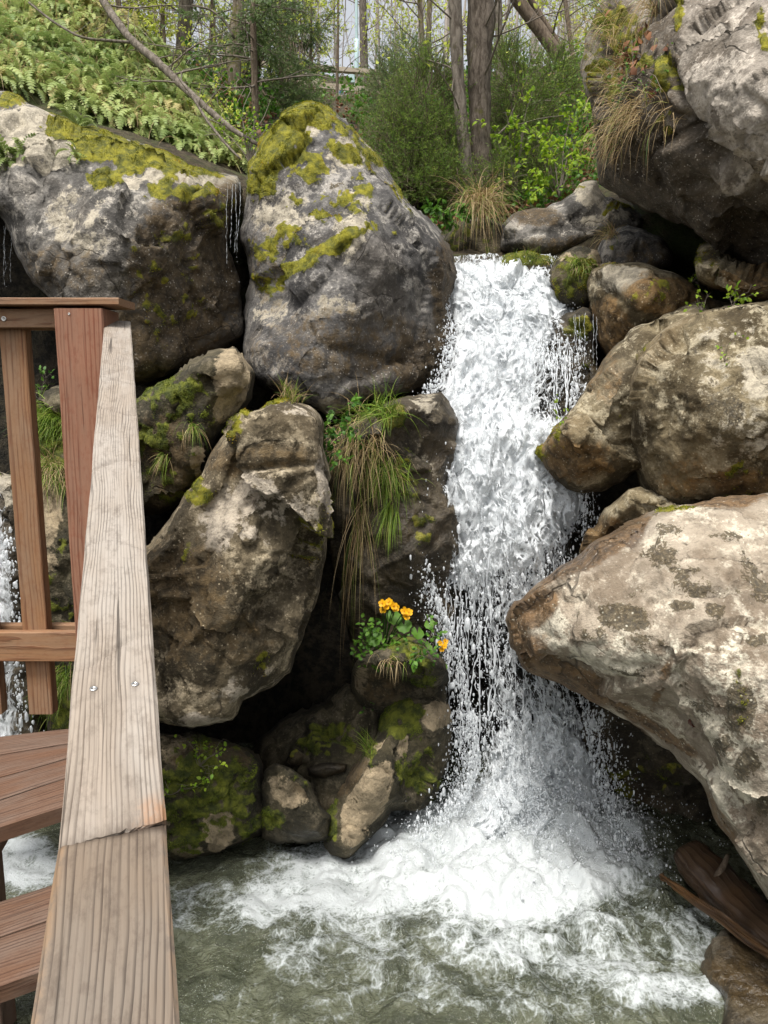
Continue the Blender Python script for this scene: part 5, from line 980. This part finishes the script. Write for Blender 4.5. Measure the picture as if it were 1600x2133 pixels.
lab = ['thin sapling leaning left at the top of the fern slope', 'bare sapling just left of the birch like trunk', 'forked sapling between fallen branch and birch like trunk', 'thin dark sapling above the middle of the fern slope', 'crooked sapling right of the birch like trunk', 'straight young stem between spruce boughs left of the lamp post', 'thin stem above the apex of the pyramid boulder', 'young stem close left of the lamp post']
sap = [(270, 110, 9.0, 7, 232), (352, 175, 9.0, 8, 332), (330, 130, 9.2, 6, 345), (250, 80, 9.0, 7, 240), (430, 200, 9.6, 7, 446), (596, 240, 12, 8, 590), (640, 250, 13, 7, 652), (700, 250, 16, 7, 706)]
for (x_, y_, Y_, w_, xt), l_ in zip(sap, lab):
    tree('sapling', l_, [(x_, y_ + 25, Y_, w_), ((x_ + xt) / 2, y_ - 90, Y_, w_ * .9), (xt, -140, Y_, w_ * .6)], 'barkb', g, 9, (.35, 1.0), .6, 'bud', 700, .04, K=14, S=6, group='saplings on the slope', sub=6)
# spruce boughs as foliage of the sparse spruces
def boughs(name, label, pts, n, g, ln=(.5, 1.3), trunk=None, droop=-.05, per=14, nn=24):
    P, R = path3(pts, 20); root = trunk or empty(name, P[0], label, 'spruce')
    if trunk is None: tubeob('trunk', P, R, 'barkb', root, 8)
    B = limbs(P, R, n, g, .12, ln, .12, sub=0, grav=droop)[0]; b = Bag(); b.add(*tubes(B[0], B[1] * .8, 4)); A = B[0]
    m_ = len(A) * per; i = np.repeat(np.arange(len(A)), per); k = g.integers(1, 6, m_); T = nrm(A[i, k + 1] - A[i, k]); sd = nrm(np.cross(T, [0, 0, 1.])) * np.where(g.random(m_) < .5, -1, 1)[:, None]
    Pp, V, F, h = sprays(A[i, k], T * .7 + sd * .8 + np.array([0, 0, -.15]), g.uniform(.12, .36, m_), g, nn, .045, .010); b.add(*tubes(Pp, np.full(Pp.shape[:2], .002), 3)); b.mk('branches', M['twig'], root)
    mk('crown', V, F, M['spruce'], root, {'hue': h}); return root
boughs('', '', [(530, 150, 8.0, 13), (526, 0, 8.0, 11), (522, -160, 8.0, 8)], 20, g, (.3, .8), sp1)
boughs('spruce_tree', 'grey green young spruce in front of the footbridge above the pyramid boulder', [(590, 290, 10.5, 10), (585, 120, 10.5, 8), (580, -60, 10.5, 5)], 30, g, (.3, .7))
boughs('spruce_tree', 'feathery spruce hanging over the footbridge rail left of the lamp post', [(615, 260, 12.5, 11), (612, 100, 12.5, 9), (610, -100, 12.5, 6)], 34, g, (.3, .7))
boughs('spruce_tree', 'small spruce behind the mossy snag at the left end of the footbridge', [(448, 230, 11, 9), (446, 100, 11, 8), (444, -80, 11, 5)], 20, g, (.4, 1.1))
g = np.random.default_rng(51)
bush('conifer_bush', 'dense dark green juniper bush between the pyramid boulder and the trunks', [(838, 335, 74, 100, 7.4, .5), (885, 240, 60, 100, 7.6, .5), (828, 310, 34, 50, 7.5, .4), (870, 400, 90, 60, 7.2, .45), (920, 330, 50, 100, 7.5, .4)], 3600, g)
bush('conifer_bush', 'dark juniper bush right of the thick rough trunk', [(1060, 330, 60, 100, 7.9, .45), (1090, 220, 55, 90, 8.1, .45), (1050, 180, 36, 80, 8.3, .4), (1110, 390, 60, 50, 7.6, .4), (1150, 180, 40, 60, 8.4, .4)], 2800, g)
bush('conifer_bush', 'low dark juniper growing in front of the two trunks', [(1035, 390, 26, 50, 7.2, .25), (938, 400, 30, 46, 7.2, .25), (985, 425, 30, 16, 7.1, .15)], 600, g)
bush('conifer_bush', 'pale green young conifer right of the lamp post', [(815, 190, 36, 50, 12, .7), (845, 150, 40, 50, 13, .8)], 900, g, 'spruce', (.15, .4), 24, .04, .008)
bush('conifer_bush', 'soft grey green spruce boughs over the footbridge left of its railing posts', [(585, 225, 40, 36, 11, .5), (595, 180, 40, 34, 11.5, .5), (555, 200, 34, 44, 10.5, .5), (630, 40, 60, 30, 12.5, .6)], 760, g, 'spruce', (.15, .4), 22, .045, .009, up=-.1)
bush('conifer_bush', 'soft spruce boughs around the mossy snag', [(440, 90, 40, 60, 11, .5), (545, 60, 50, 50, 10, .5), (560, 250, 40, 30, 9.6, .4)], 360, g, 'spruce', (.15, .35), 22, .04, .009, up=-.1)
def T3(l): return [at(*q) for q in l]
g = np.random.default_rng(61)
leafy('shrub', 'bright green leafy shrub left of the crag below the mossy edge', at(1165, 415, 6.9), T3([(1110, 300, 6.8), (1150, 280, 6.9), (1200, 240, 7.0), (1215, 300, 6.8), (1140, 340, 6.6), (1100, 360, 6.6), (1190, 330, 6.6), (1225, 210, 7.1), (1110, 390, 6.5), (1170, 250, 7.0)]), g, 620, .05, sub=9, spread=.16)
leafy('shrub', 'small bright green leafy shrub in front of the thick rough trunk', at(1075, 420, 7.3), T3([(1040, 215, 7.3), (1060, 230, 7.3), (1090, 240, 7.3), (1020, 255, 7.2), (1050, 270, 7.2), (1085, 205, 7.3)]), g, 260, .05, sub=6, spread=.14)
leafy('shrub', 'yellow green leafy twigs at the foot of the mossy snag', at(470, 320, 7.2), T3([(420, 200, 7.4), (440, 160, 7.4), (465, 230, 7.2), (430, 260, 7.1), (500, 270, 7.0), (480, 200, 7.3), (410, 230, 7.3), (510, 240, 7.2)]), g, 330, .035, 'bud', spread=.15)
leafy('shrub', 'loose green shrub below the fallen branch beside the pyramid boulder', at(520, 340, 6.3), T3([(500, 280, 6.3), (540, 265, 6.4), (470, 270, 6.4), (515, 235, 6.5), (560, 270, 6.5)]), g, 260, .03, 'leaf', spread=.12)
leafy('shrub', 'green leafy bush under the footbridge behind the pyramid boulder apex', at(570, 285, 8.6), T3([(560, 235, 8.6), (585, 245, 8.6), (545, 250, 8.5), (595, 240, 8.6), (570, 225, 8.7)]), g, 300, .045, 'herb', spread=.16)
leafy('shrub', 'pale leafy shrub in the background above the leafy shrub by the crag', at(1190, 250, 10.5), T3([(1140, 130, 10.5), (1170, 110, 10.5), (1200, 150, 10.4), (1215, 100, 10.5), (1120, 170, 10.4), (1190, 190, 10.3)]), g, 420, .05, 'leaf', spread=.25)
leafy('herb_plant', 'glossy green herb clump at the foot of the two trunks left of the dry tuft', at(935, 480, 6.0), T3([(920, 440, 5.9), (945, 430, 5.9), (960, 455, 5.8), (915, 465, 5.8), (940, 460, 5.8), (1040, 430, 6.1), (900, 450, 5.9)]), g, 170, .055, 'herb', .004, sub=5, spread=.08, cat='plant')
# fallen branch
P, R = path3([(190, -40, 8.2, 15), (232, 30, 7.8, 15), (275, 85, 7.5, 15), (330, 130, 7.2, 16), (375, 175, 7.0, 15), (430, 225, 6.7, 13), (490, 275, 6.4, 10), (540, 302, 6.2, 7)], 30)
fb_ = empty('fallen_branch', P[-1], 'long fallen branch slanting down across the fern slope', 'branch'); tubeob('trunk', P, R, 'bark', fb_, 8, .2)
b = Bag()
for B, RB in limbs(P, R, 16, g, .1, (.3, .9), .5, sub=4): b.add(*tubes(B, RB, 4))
b.mk('twigs', M['twig'], fb_)
P, R = path3([(215, 45, 7.0, 5), (255, 78, 6.9, 6), (290, 60, 6.9, 4), (340, 20, 7, 3)], 14); 
for l_, pp in (('thin bare twig lying across the ferns left of the fallen branch', [(60, 5, 7.2, 4), (110, 45, 7.0, 5), (170, 80, 6.9, 5), (270, 88, 6.9, 6)]), ('pale dead branch below the fallen branch leaning on the fern slope', [(395, 190, 6.6, 5), (430, 250, 6.4, 6), (470, 300, 6.2, 5), (500, 330, 6.0, 4)]), ('thin arching bare twig above the fallen branch', [(400, 10, 8, 4), (440, 20, 8, 4), (470, 45, 8, 5), (488, 80, 8, 5)])):
    P, R = path3(pp, 16); r_ = empty('dead_branch', P[-1], l_, 'branch'); tubeob('stem', P, R, 'bark', r_, 6, .15); b = Bag()
    for B, RB in limbs(P, R, 7, g, .1, (.15, .4), .4, sub=3): b.add(*tubes(B, RB, 3))
    b.mk('twigs', M['twig'], r_)

# ================================================================== FOOTBRIDGE, LAMP, SIGNS
g = np.random.default_rng(71); YBR = 20.0
br_ = empty('footbridge', at(700, 215, YBR), 'weathered wooden footbridge with railing high in the background', 'bridge')
def bbar(name, a, b_, w, h, mat='oldwood', dz=0): return board(name, br_, mat, at(*a), at(*b_), w, h, n=(10, 3, 2), seed=int(a[0]) % 40, bev=.004)
bbar('top_rail', (640, 136, YBR), (790, 147, YBR), .14, .10); bbar('top_rail', (405, 112, YBR + .4), (475, 125, YBR), .14, .10); bbar('top_rail', (475, 125, YBR), (640, 136, YBR), .14, .10)
bbar('middle_rail', (655, 171, YBR), (790, 183, YBR), .05, .13); bbar('middle_rail', (440, 158, YBR), (655, 168, YBR), .05, .16)
bbar('bottom_rail', (680, 197, YBR), (790, 203, YBR), .05, .12); bbar('bottom_rail', (440, 186, YBR), (680, 196, YBR), .05, .14)
for x_, y0_, y1_ in ((472, 125, 205), (560, 131, 212), (657, 138, 215), (743, 143, 222), (790, 148, 225)):
    a, b2 = at(x_, y1_, YBR - .02), at(x_, y0_ + 1, YBR - .02); board('post', br_, 'oldwood', a, b2, .085, .085, up=(0, -1, 0), n=(8, 3, 2), seed=x_ % 30)
bbar('brace', (657, 165, YBR - .1), (678, 206, YBR - .1), .05, .05); bbar('brace', (743, 178, YBR - .1), (752, 196, YBR - .1), .05, .05)
for k in range(7):
    yy_ = YBR + .1 + k * .2; a, b2 = at(430, 203, YBR), at(800, 210, YBR); board('deck_board', br_, 'oldwood', a + np.array([0, .1 + k * .2, 0]), b2 + np.array([0, .1 + k * .2, 0]), .18, .05, n=(8, 3, 2), seed=k)
a, b2 = at(430, 208, YBR + .3), at(800, 214, YBR + .3); board('beam', br_, 'drift', a, b2, .16, .22, n=(8, 3, 2), seed=9); board('beam', br_, 'drift', a + np.array([0, .8, 0]), b2 + np.array([0, .8, 0]), .16, .22, n=(8, 3, 2), seed=10)
for x_ in (450, 560, 690, 790):
    a = at(x_, 214, YBR + .5); zg = float(gfast(a[0], a[1])); board('pier', br_, 'drift', (a[0], a[1], min(zg - .3, a[2] - .5)), a, .18, .18, up=(0, -1, 0), n=(6, 3, 2))
# cut log end by the bridge
P = np.array([at(684, 206, 19.3), at(690, 204, 20.4)]); P = np.linspace(P[0], P[1], 6); lg = empty('cut_log', P[0], 'cut log with a pale sawn end resting at the footbridge edge', 'log')
tubeob('bark', P, np.full(6, .075), 'barkb', lg, 12); V, Fs = cap(np.array([P[0] + [0, -.02, 0], P[0] + [0, .01, 0]]), np.array([.068, .068]), 14); mk('sawn_end', V, Fs, plain('sawn_wood', (.75, .68, .55), .8), lg)
# lamp post
M['lamp'] = plain('pale_blue_paint', (.45, .60, .60), .4); M['white'] = plain('white_panel', (.78, .80, .78), .5); M['blue'] = plain('blue_print', (.10, .35, .62), .5)
P = np.linspace(at(743, 205, 20.6), at(742, -260, 20.6), 12); lp = empty('lamp_post', P[0], 'slim pale blue metal lamp post rising behind the footbridge rail', 'lamp post'); tubeob('pole', P, np.full(12, .035), 'lamp', lp, 10, 0)
V, Fs = cap(P[:4], np.full(4, .055), 10); mk('base_sleeve', V, Fs, M['lamp'], lp); Q = np.array([P[-1], P[-1] + [-.25, -.1, .1], P[-1] + [-.6, -.2, .08]]); V, Fs = cap(Q, np.array([.035, .05, .09]), 8); mk('lamp_head', V, Fs, M['lamp'], lp)
a = at(733, 148, 20.3); bx = empty('meter_box', a + np.array([0, 0, -.25]), 'small pale blue box fixed behind the footbridge rail at the lamp post', 'box'); board('housing', bx, 'lamp', a + np.array([0, 0, -.25]), a, .13, .10, up=(0, -1, 0), n=(3, 2, 2)); board('lid', bx, 'white', a + np.array([0, 0, .003]), a + np.array([0, 0, .02]), .15, .12, up=(0, -1, 0), n=(3, 2, 2))
a = at(711, 183, 20.25); sg = empty('notice_board', a + np.array([0, 0, -.22]), 'small white notice with a blue print behind the footbridge railing', 'sign'); board('panel', sg, 'white', a + np.array([0, 0, -.2]), a, .27, .02, up=(0, -1, 0), n=(3, 2, 2)); board('blue_print', sg, 'blue', a + np.array([.0, -.024, -.13]), a + np.array([.0, -.024, -.07]), .10, .003, up=(0, -1, 0), n=(3, 2, 2))
for sx_ in (-.1, .1): board('leg', sg, 'oldwood', a + np.array([sx_, .01, -.5]), a + np.array([sx_, .01, -.19]), .03, .03, up=(0, -1, 0), n=(3, 2, 2))

# ================================================================== GRASS, HERBS AND FLOWERS ON THE ROCKS
g = np.random.default_rng(81)
def ontuft(key, cx, cy, rx, ry, n, g):
    k = g.normal(0, .5, (n, 2)) * np.array([rx, ry]) + np.array([cx, cy]); return spots(key, k[:, 0], k[:, 1])
def hang(label, key, cx, cy, rx, ry, n, ln, mats, droop=1.6, wd=.0035, out=.7, upw=.25, lat=0.0):
    P, N = ontuft(key, cx, cy, rx, ry, n, g); D = N * out + np.array([lat, -.15, upw]) + g.normal(0, .28, P.shape); g.shuffle(np.arange(3)); return tuft(label, P, D, ln, g, wd, droop, mats)
hang('long dry grass draping down the left edge of the crag', 'crag', 1255, 50, 44, 80, 190, .28, (('dry', .62), ('grass', .38)), 1.9)
hang('dry grass hanging in the middle of the crag side under brown leaves', 'crag', 1290, 160, 70, 60, 170, .22, (('dry', .8), ('grass', .2)), 1.9)
hang('thick pale dry grass clump low on the crag side', 'crag', 1335, 235, 66, 40, 280, .25, (('dry', .92), ('grass', .08)), 2.1)
hang('thin dry grass strands hanging at the top of the crag', 'crag', 1365, 0, 22, 20, 200, .40, (('dry', .9), ('grass', .1)), 2.4)
hang('dry grass strands low on the crag nose', 'crag', 1275, 280, 30, 40, 150, .2, (('dry', .9), ('grass', .1)), 2.2)
leafy('creeping_plant', 'creeping plant with small pale leaves on the mossy side of the crag', spot('crag', 1330, 170)[0], [spot('crag', *q)[0] + np.array([0, -.06, 0]) for q in ((1300, 130), (1340, 150), (1370, 170), (1310, 200), (1350, 210), (1290, 170), (1380, 140), (1400, 200))], g, 150, .018, 'herb', .003, sub=6, spread=.07, cat='plant')
P, N = ontuft('crag', 1310, 130, 60, 90, 60, g); V, F, h = leaves(P + N * .02, g.normal(0, 1, P.shape) - np.array([0, 0, .5]), N + g.normal(0, .4, P.shape), .05, .035, g); tag(mk('dead_leaves', V, F, M['litter'], None, {'hue': h}), 'rust brown dead leaves caught in the grass on the crag', 'dead leaves', kind='stuff')
# centre: the hanging tuft by the waterfall
P, N = ontuft('core', 738, 930, 54, 60, 400, g); tuft('long straw coloured grass beard hanging between slab boulder and wet rock', P, N * .5 + np.array([0, -.35, .05]) + g.normal(0, .5, P.shape), .29, g, .0034, 2.2, (('dry', .82), ('grass', .18)), 8)
P, N = ontuft('core', 745, 1060, 16, 60, 70, g); tuft('thin tail of dry grass strands hanging down to the marigolds', P, N * .3 + np.array([0, -.2, -.3]) + g.normal(0, .08, P.shape), .62, g, .003, 3, (('dry', .75), ('grass', .25)), 8)
P, N = ontuft('core', 785, 862, 50, 20, 210, g); tuft('fresh bright green grass tuft on top of the wet rock', P, np.array([-.25, -.3, .7]) + g.normal(0, .55, P.shape), .21, g, .0045, 1.6, (('grass', 1.0),), 6)
P, N = ontuft('core', 805, 985, 40, 40, 330, g); tuft('green grass tuft hanging right of the straw coloured beard', P, N * .7 + np.array([.1, -.1, .1]) + g.normal(0, .5, P.shape), .21, g, .0035, 2.2, (('grass', .9), ('dry', .1)), 6)
P, N = ontuft('core', 815, 1060, 14, 24, 130, g); tuft('narrow green grass wisp trailing below the hanging green tuft', P, N * .4 + np.array([0, -.1, -.2]) + g.normal(0, .15, P.shape), .22, g, .0035, 2.4, (('grass', 1.),), 6)
leafy('herb_plant', 'dark green herb growing in the gap above the straw grass beard', spot('core', 720, 930)[0], T3([(690, 890, 3.55), (705, 870, 3.55), (735, 880, 3.5), (690, 930, 3.5), (710, 950, 3.5), (750, 860, 3.5), (680, 905, 3.5)]), g, 190, .032, 'herb', .002, sub=6, spread=.07, cat='plant')
hang('small grass tuft on the ledge of the slab boulder top', 'slab', 605, 838, 18, 8, 120, .12, (('grass', .4), ('dry', .6)), 1.2, .003, .3, .8)
hang('little green grass tuft upper left on the mossy rock behind the handrail', 'behindrail', 400, 895, 8, 8, 80, .16, (('grass', .7), ('dry', .3)), 2.2, .003)
hang('little green grass tuft lower on the mossy rock behind the handrail', 'behindrail', 345, 950, 8, 8, 80, .14, (('grass', .6), ('dry', .4)), 2.2, .003)
hang('bright green grass patch on the mossy bank seen beside the baluster', 'bank', 105, 890, 34, 34, 700, .16, (('grass', 1.),), 1.8, .0035, .5, .5)
hang('yellowing grass hanging on the bank beside the corner post', 'bank', 112, 990, 30, 30, 400, .18, (('grass', .5), ('dry', .5)), 2.0, .0035)
hang('mossy green grass at the foot of the bank below the bottom rail', 'bank', 125, 1420, 20, 40, 400, .18, (('grass', .9), ('dry', .1)), 2.4, .0035)
# tufts further back
P = at(g.normal(1000, 16, 420), g.normal(425, 8, 420), 6.0 + g.normal(0, .05, 420)); tuft('straw coloured grass tuft hanging at the foot of the two trunks', P, np.array([0, -.5, .45]) + g.normal(0, .4, P.shape), .46, g, .0055, 2.2, (('dry', .85), ('grass', .15)), 6)
hang('dry grass wisp beside the mossy tan rock at the waterfall lip', 'shade', 1272, 492, 10, 6, 90, .24, (('dry', .9), ('grass', .1)), 2.2, .004)
hang('short grass on the mossy tan rock at the waterfall lip', 'streammoss2', 1200, 565, 20, 16, 150, .12, (('grass', .8), ('dry', .2)), 1.8, .004)
hang('grass spikes in the moss of the flat rock at the waterfall lip', 'streammoss', 1100, 545, 30, 8, 120, .08, (('grass', .9), ('dry', .1)), 1.2, .004)
rock('tuftfoot', 'rock', 'small mossy rock under the straw coloured tuft at the stream', [(930, 500), (960, 465), (1010, 455), (1048, 470), (1050, 540), (1000, 556), (940, 545)], [(960, 500, 5.95), (1010, 500, 5.9), (1000, 540, 5.85)], 'mossrock', .5, 113, 5, 24, .2, .8, moss=[(980, 500, 60, 40, .5)], fuzz=2500, cat='rock')
# sprigs on the right boulders
def sprig(label, key, px, py, n=26, lsz=.02, h=.07, mat='leaf', m_=5, name='sprig'):
    c, N = spot(key, px, py); t_ = c + N * .02 + g.normal(0, .5, (m_, 3)) * h + np.array([0, -.02, h * .6]); return leafy(name, label, c, t_, g, n, lsz, mat, .0015, sub=4, spread=h * .6, cat='plant')
sprig('bright green sprig on top of the right speckled boulder, left of two', 'rightmid', 1462, 652, 24, .024, .05)
sprig('bright green sprig on top of the right speckled boulder, nearer the edge', 'rightmid', 1528, 644, 34, .026, .06)
sprig('tiny green weed in a crack on the face of the speckled boulder', 'rightmid', 1512, 745, 20, .016, .05)
sprig('tiny sprig growing at the nose of the snout shaped boulder', 'lobe', 1192, 893, 30, .018, .05, 'leaf')
sprig('small weed at the seam between speckled boulder and front boulder', 'rightmid', 1425, 1046, 10, .016, .05)
sprig('green weed under the crag beside the flat brown boulder', 'brownflat', 1440, 585, 30, .024, .05)
sprig('leafy green weed on the moss covered rock by the handrail', 'lowleft', 415, 1595, 60, .022, .09, 'leaf', 8)
sprig('small green weed low beside the handrail on the mossy rock', 'lowleft', 362, 1640, 36, .02, .06, 'leaf', 6)
sprig('young green weed between rocks behind the corner post', 'bank', 84, 830, 40, .024, .09, 'herb', 7)
sprig('small green plant on the mossy side of the leaning tan rock', 'lean', 790, 1470, 40, .02, .07, 'herb', 6)
hang('thin grass blades beside the leaning tan rock', 'lean', 770, 1560, 12, 16, 50, .12, (('grass', 1.),), .8, .003, .4, .8)
hang('dry grass fringe hanging over the flower rock', 'flower', 815, 1375, 34, 14, 34, .13, (('dry', .9), ('grass', .1)), 2.6, .0025)
c_, N_ = spot('left', 25, 330); 
def fernclump(label, c, n, ln, D): 
    c = np.asarray(c); P = c + g.normal(0, .03, (n, 3)); V, F, h = fronds(P, np.asarray(D) + g.normal(0, .45, (n, 3)), g.uniform(.7, 1.2, n) * ln, g, 12, .14, 1.8); return tag(mk('fern', V, F, M['fern'], None, {'hue': np.clip(h - .25, 0, 1)}), label, 'fern')
fernclump('dark fern clump on the left face of the huge grey boulder', spot('left', 22, 318)[0], 26, .20, (0, -.6, .3))
fernclump('small dark fern growing through the yellow moss of the huge boulder', spot('left', 162, 262)[0], 22, .15, (.1, -.3, .8))
fernclump('tiny fern tuft on the upper face of the huge grey boulder', spot('left', 165, 320)[0], 12, .10, (0, -.6, .3))
# marsh marigolds
def marigold(label, base, tips, leaf_at, fl_at, g, fr=.017, parsley=0):
    base = np.array(base); root = empty('marsh_marigold', base, label, 'flower'); b = Bag(); K = 7; t = np.linspace(0, 1, K)[:, None]
    for q in list(leaf_at) + list(fl_at):
        P = base + (np.array(q) - base) * t + np.array([0, -.02, .03]) * np.sin(np.pi * t); b.add(*tubes(P[None], np.full((1, K), .0022), 5))
    b.mk('stems', M['herb'], root)
    for q in leaf_at:                                      # kidney-shaped scalloped leaves
        S = 18; an = np.linspace(.35, 2 * np.pi - .35, S); rr = .032 * g.uniform(.8, 1.2) * (1 + .06 * np.sin(an * 9)); nrm_ = nrm(np.array([g.normal(0, .3), -.75, .7])); a_ = nrm(np.cross(nrm_, [1, 0, .2])); b2_ = np.cross(nrm_, a_)
        V = np.r_[[q], np.array(q) + rr[:, None] * (np.cos(an)[:, None] * a_ + np.sin(an)[:, None] * b2_) + nrm_ * (.006 * np.cos(an * 3))[:, None]]; F = np.array([(0, i, i + 1) for i in range(1, S)])
        mk('leaf', V, F, M['herb'], root, {'hue': np.full(len(V), g.uniform(.4, .9))})
    for q in fl_at:
        nm = nrm(np.array([g.normal(0, .45), -.9, g.uniform(.1, .7)])); a_ = nrm(np.cross(nm, [.2, 0, 1])); b2_ = np.cross(nm, a_); V = []; F = []
        for k in range(5):
            an = k * 2 * np.pi / 5 + g.normal(0, .08); d_ = np.cos(an) * a_ + np.sin(an) * b2_; s_ = np.cross(nm, d_); o = len(V)
            for (l, w, h_) in ((.08, .12, 0), (.5, .42, .10), (.85, .40, .26), (1.0, .14, .30)): V += [np.array(q) + fr * (d_ * l + s_ * w + nm * h_), np.array(q) + fr * (d_ * l - s_ * w + nm * h_)]
            F += [(o, o + 2, o + 3, o + 1), (o + 2, o + 4, o + 5, o + 3), (o + 4, o + 6, o + 7, o + 5)]
        fl = mk('flower', np.array(V), np.array(F), M['petal'], root, {'hue': np.clip(g.normal(.6, .2, len(V)), 0, 1)})
        P = np.array(q) + nm * fr * .15 + g.normal(0, fr * .16, (16, 3)); v, f = blobs(P, np.full(16, fr * .09)); mk('stamens', v, f, M['petal'], fl, {'hue': np.zeros(len(v))})
    if parsley:
        n = parsley; cc = np.array([at(800, 1345, 3.38), at(770, 1325, 3.38), at(830, 1335, 3.36), at(790, 1370, 3.34), at(755, 1350, 3.36), at(820, 1360, 3.34), at(775, 1305, 3.4)]); p = cc[g.integers(0, len(cc), n)] + g.normal(0, .028, (n, 3)); V, F, h = leaves(p, g.normal(0, .7, (n, 3)) + np.array([0, -.4, .2]), g.normal(0, .4, (n, 3)) + np.array([0, -.4, 1]), .024 * g.uniform(.6, 1.3, n), .017, g); mk('leaf_cluster', V, F, M['herb'], root, {'hue': np.clip(h + .2, 0, 1)})
    return root
A_ = lambda l, Y: [at(x, y, Y + g.normal(0, .012)) for x, y in l]
marigold('clump of yellow marsh marigolds on the small mossy rock beside the waterfall', at(800, 1360, 3.45), None, A_([(842, 1303, ), (820, 1285), (870, 1318), (885, 1350), (780, 1330)], 3.36), A_([(797, 1257), (806, 1262), (820, 1262), (799, 1270), (824, 1266), (843, 1272), (852, 1276), (846, 1284), (811, 1254)], 3.33), g, .0185, 260)
marigold('small orange yellow marigold half hidden behind waterfall drops', at(915, 1400, 3.6), None, A_([(895, 1300), (905, 1375), (920, 1390), (890, 1360)], 3.52), A_([(917, 1340), (926, 1346), (928, 1336), (921, 1352)], 3.5), g, .014, 0)
sprig('green leafy plant right of the flower rock', 'flower', 895, 1370, 90, .026, .08, 'herb', 8)

# ================================================================== DRIFTWOOD
P, R = path3([(1432, 1775, 3.12, 70), (1470, 1815, 3.02, 92), (1520, 1870, 2.9, 96), (1580, 1935, 2.75, 104), (1680, 2030, 2.55, 110)], 26)
lo_ = empty('driftwood_log', P[-1], 'dark wet brown driftwood log wedged under the front boulder', 'log')
V, Fs = cap(P, R, 16); c = np.repeat(P, 16, 0); V[:-2] = c + (V[:-2] - c) * (1 + .22 * ridged(V[:-2] * np.array([1, 1, 1]), 7, 2, 5))[:, None] * np.array([1, 1, .8]); loc = np.r_[np.c_[np.repeat(np.linspace(0, 1, 26), 16), np.tile(np.linspace(-.1, .1, 16), 26), np.zeros(416)], np.zeros((2, 3))]
mk('trunk', V, Fs, M['drift'], lo_, {'loc': loc, 'dark': np.clip(.2 + fbm(V, 9, 3, 4), 0, .8)})
P, R = path3([(1490, 1830, 2.92, 16), (1510, 1800, 2.95, 14), (1516, 1780, 2.97, 8)], 8); tubeob('branch_stub', P, R, 'barkb', lo_, 8)
pk = empty('driftwood_plank', at(1500, 1915, 2.72), 'long splintered orange brown plank resting against the driftwood log', 'plank')
def pk_extra(loc, L2):
    L2 = L2.copy(); s = loc[:, 0]; f = sst(.12, 0, s); L2[:, 1] *= 1 - .5 * f * (perlin(loc * 60, 3) > -.1); L2[:, 1] += .012 * perlin(np.c_[s * 4, s * 0, s * 0], 9); L2[:, 1] *= (.65 + .35 * sst(0, .5, s)); L2[:, 2] += .010 * perlin(loc * np.array([12, 60, 60]), 4) + .006 * perlin(loc * np.array([3, 110, 40]), 5); return L2, {'dark': np.clip(.4 + 1.2 * perlin(loc * np.array([5, 50, 30]), 6), 0, .8)}
board('board', pk, 'drift2' if 'drift2' in M else 'larch', at(1374, 1822, 3.0), at(1660, 2025, 2.42), .045, .02, up=(-.3, -.6, .7), n=(60, 14, 2), seed=61, extra=pk_extra)
# a dead leaf on the front boulder
c, N = spot('front', 1445, 1512); V, F, h = leaves(np.array([c + N * .004, c + N * .006]), np.array([[-.4, -.1, .9], [.5, 0, .8]]), np.array([N, N]), .035, .026, g); tag(mk('dead_leaf', V, F, M['litter'], None, {'hue': h * 0}), 'curled purple brown dead leaf on the front tan boulder', 'leaf')

for o_ in list(bpy.data.objects):
    if o_.parent and o_.name.split('.')[0] in ('branches', 'twigs', 'stems', 'leaves', 'foliage', 'blades', 'dry_blades', 'leaf_cluster', 'water_strings', 'stamens'): o_['kind'] = 'stuff'
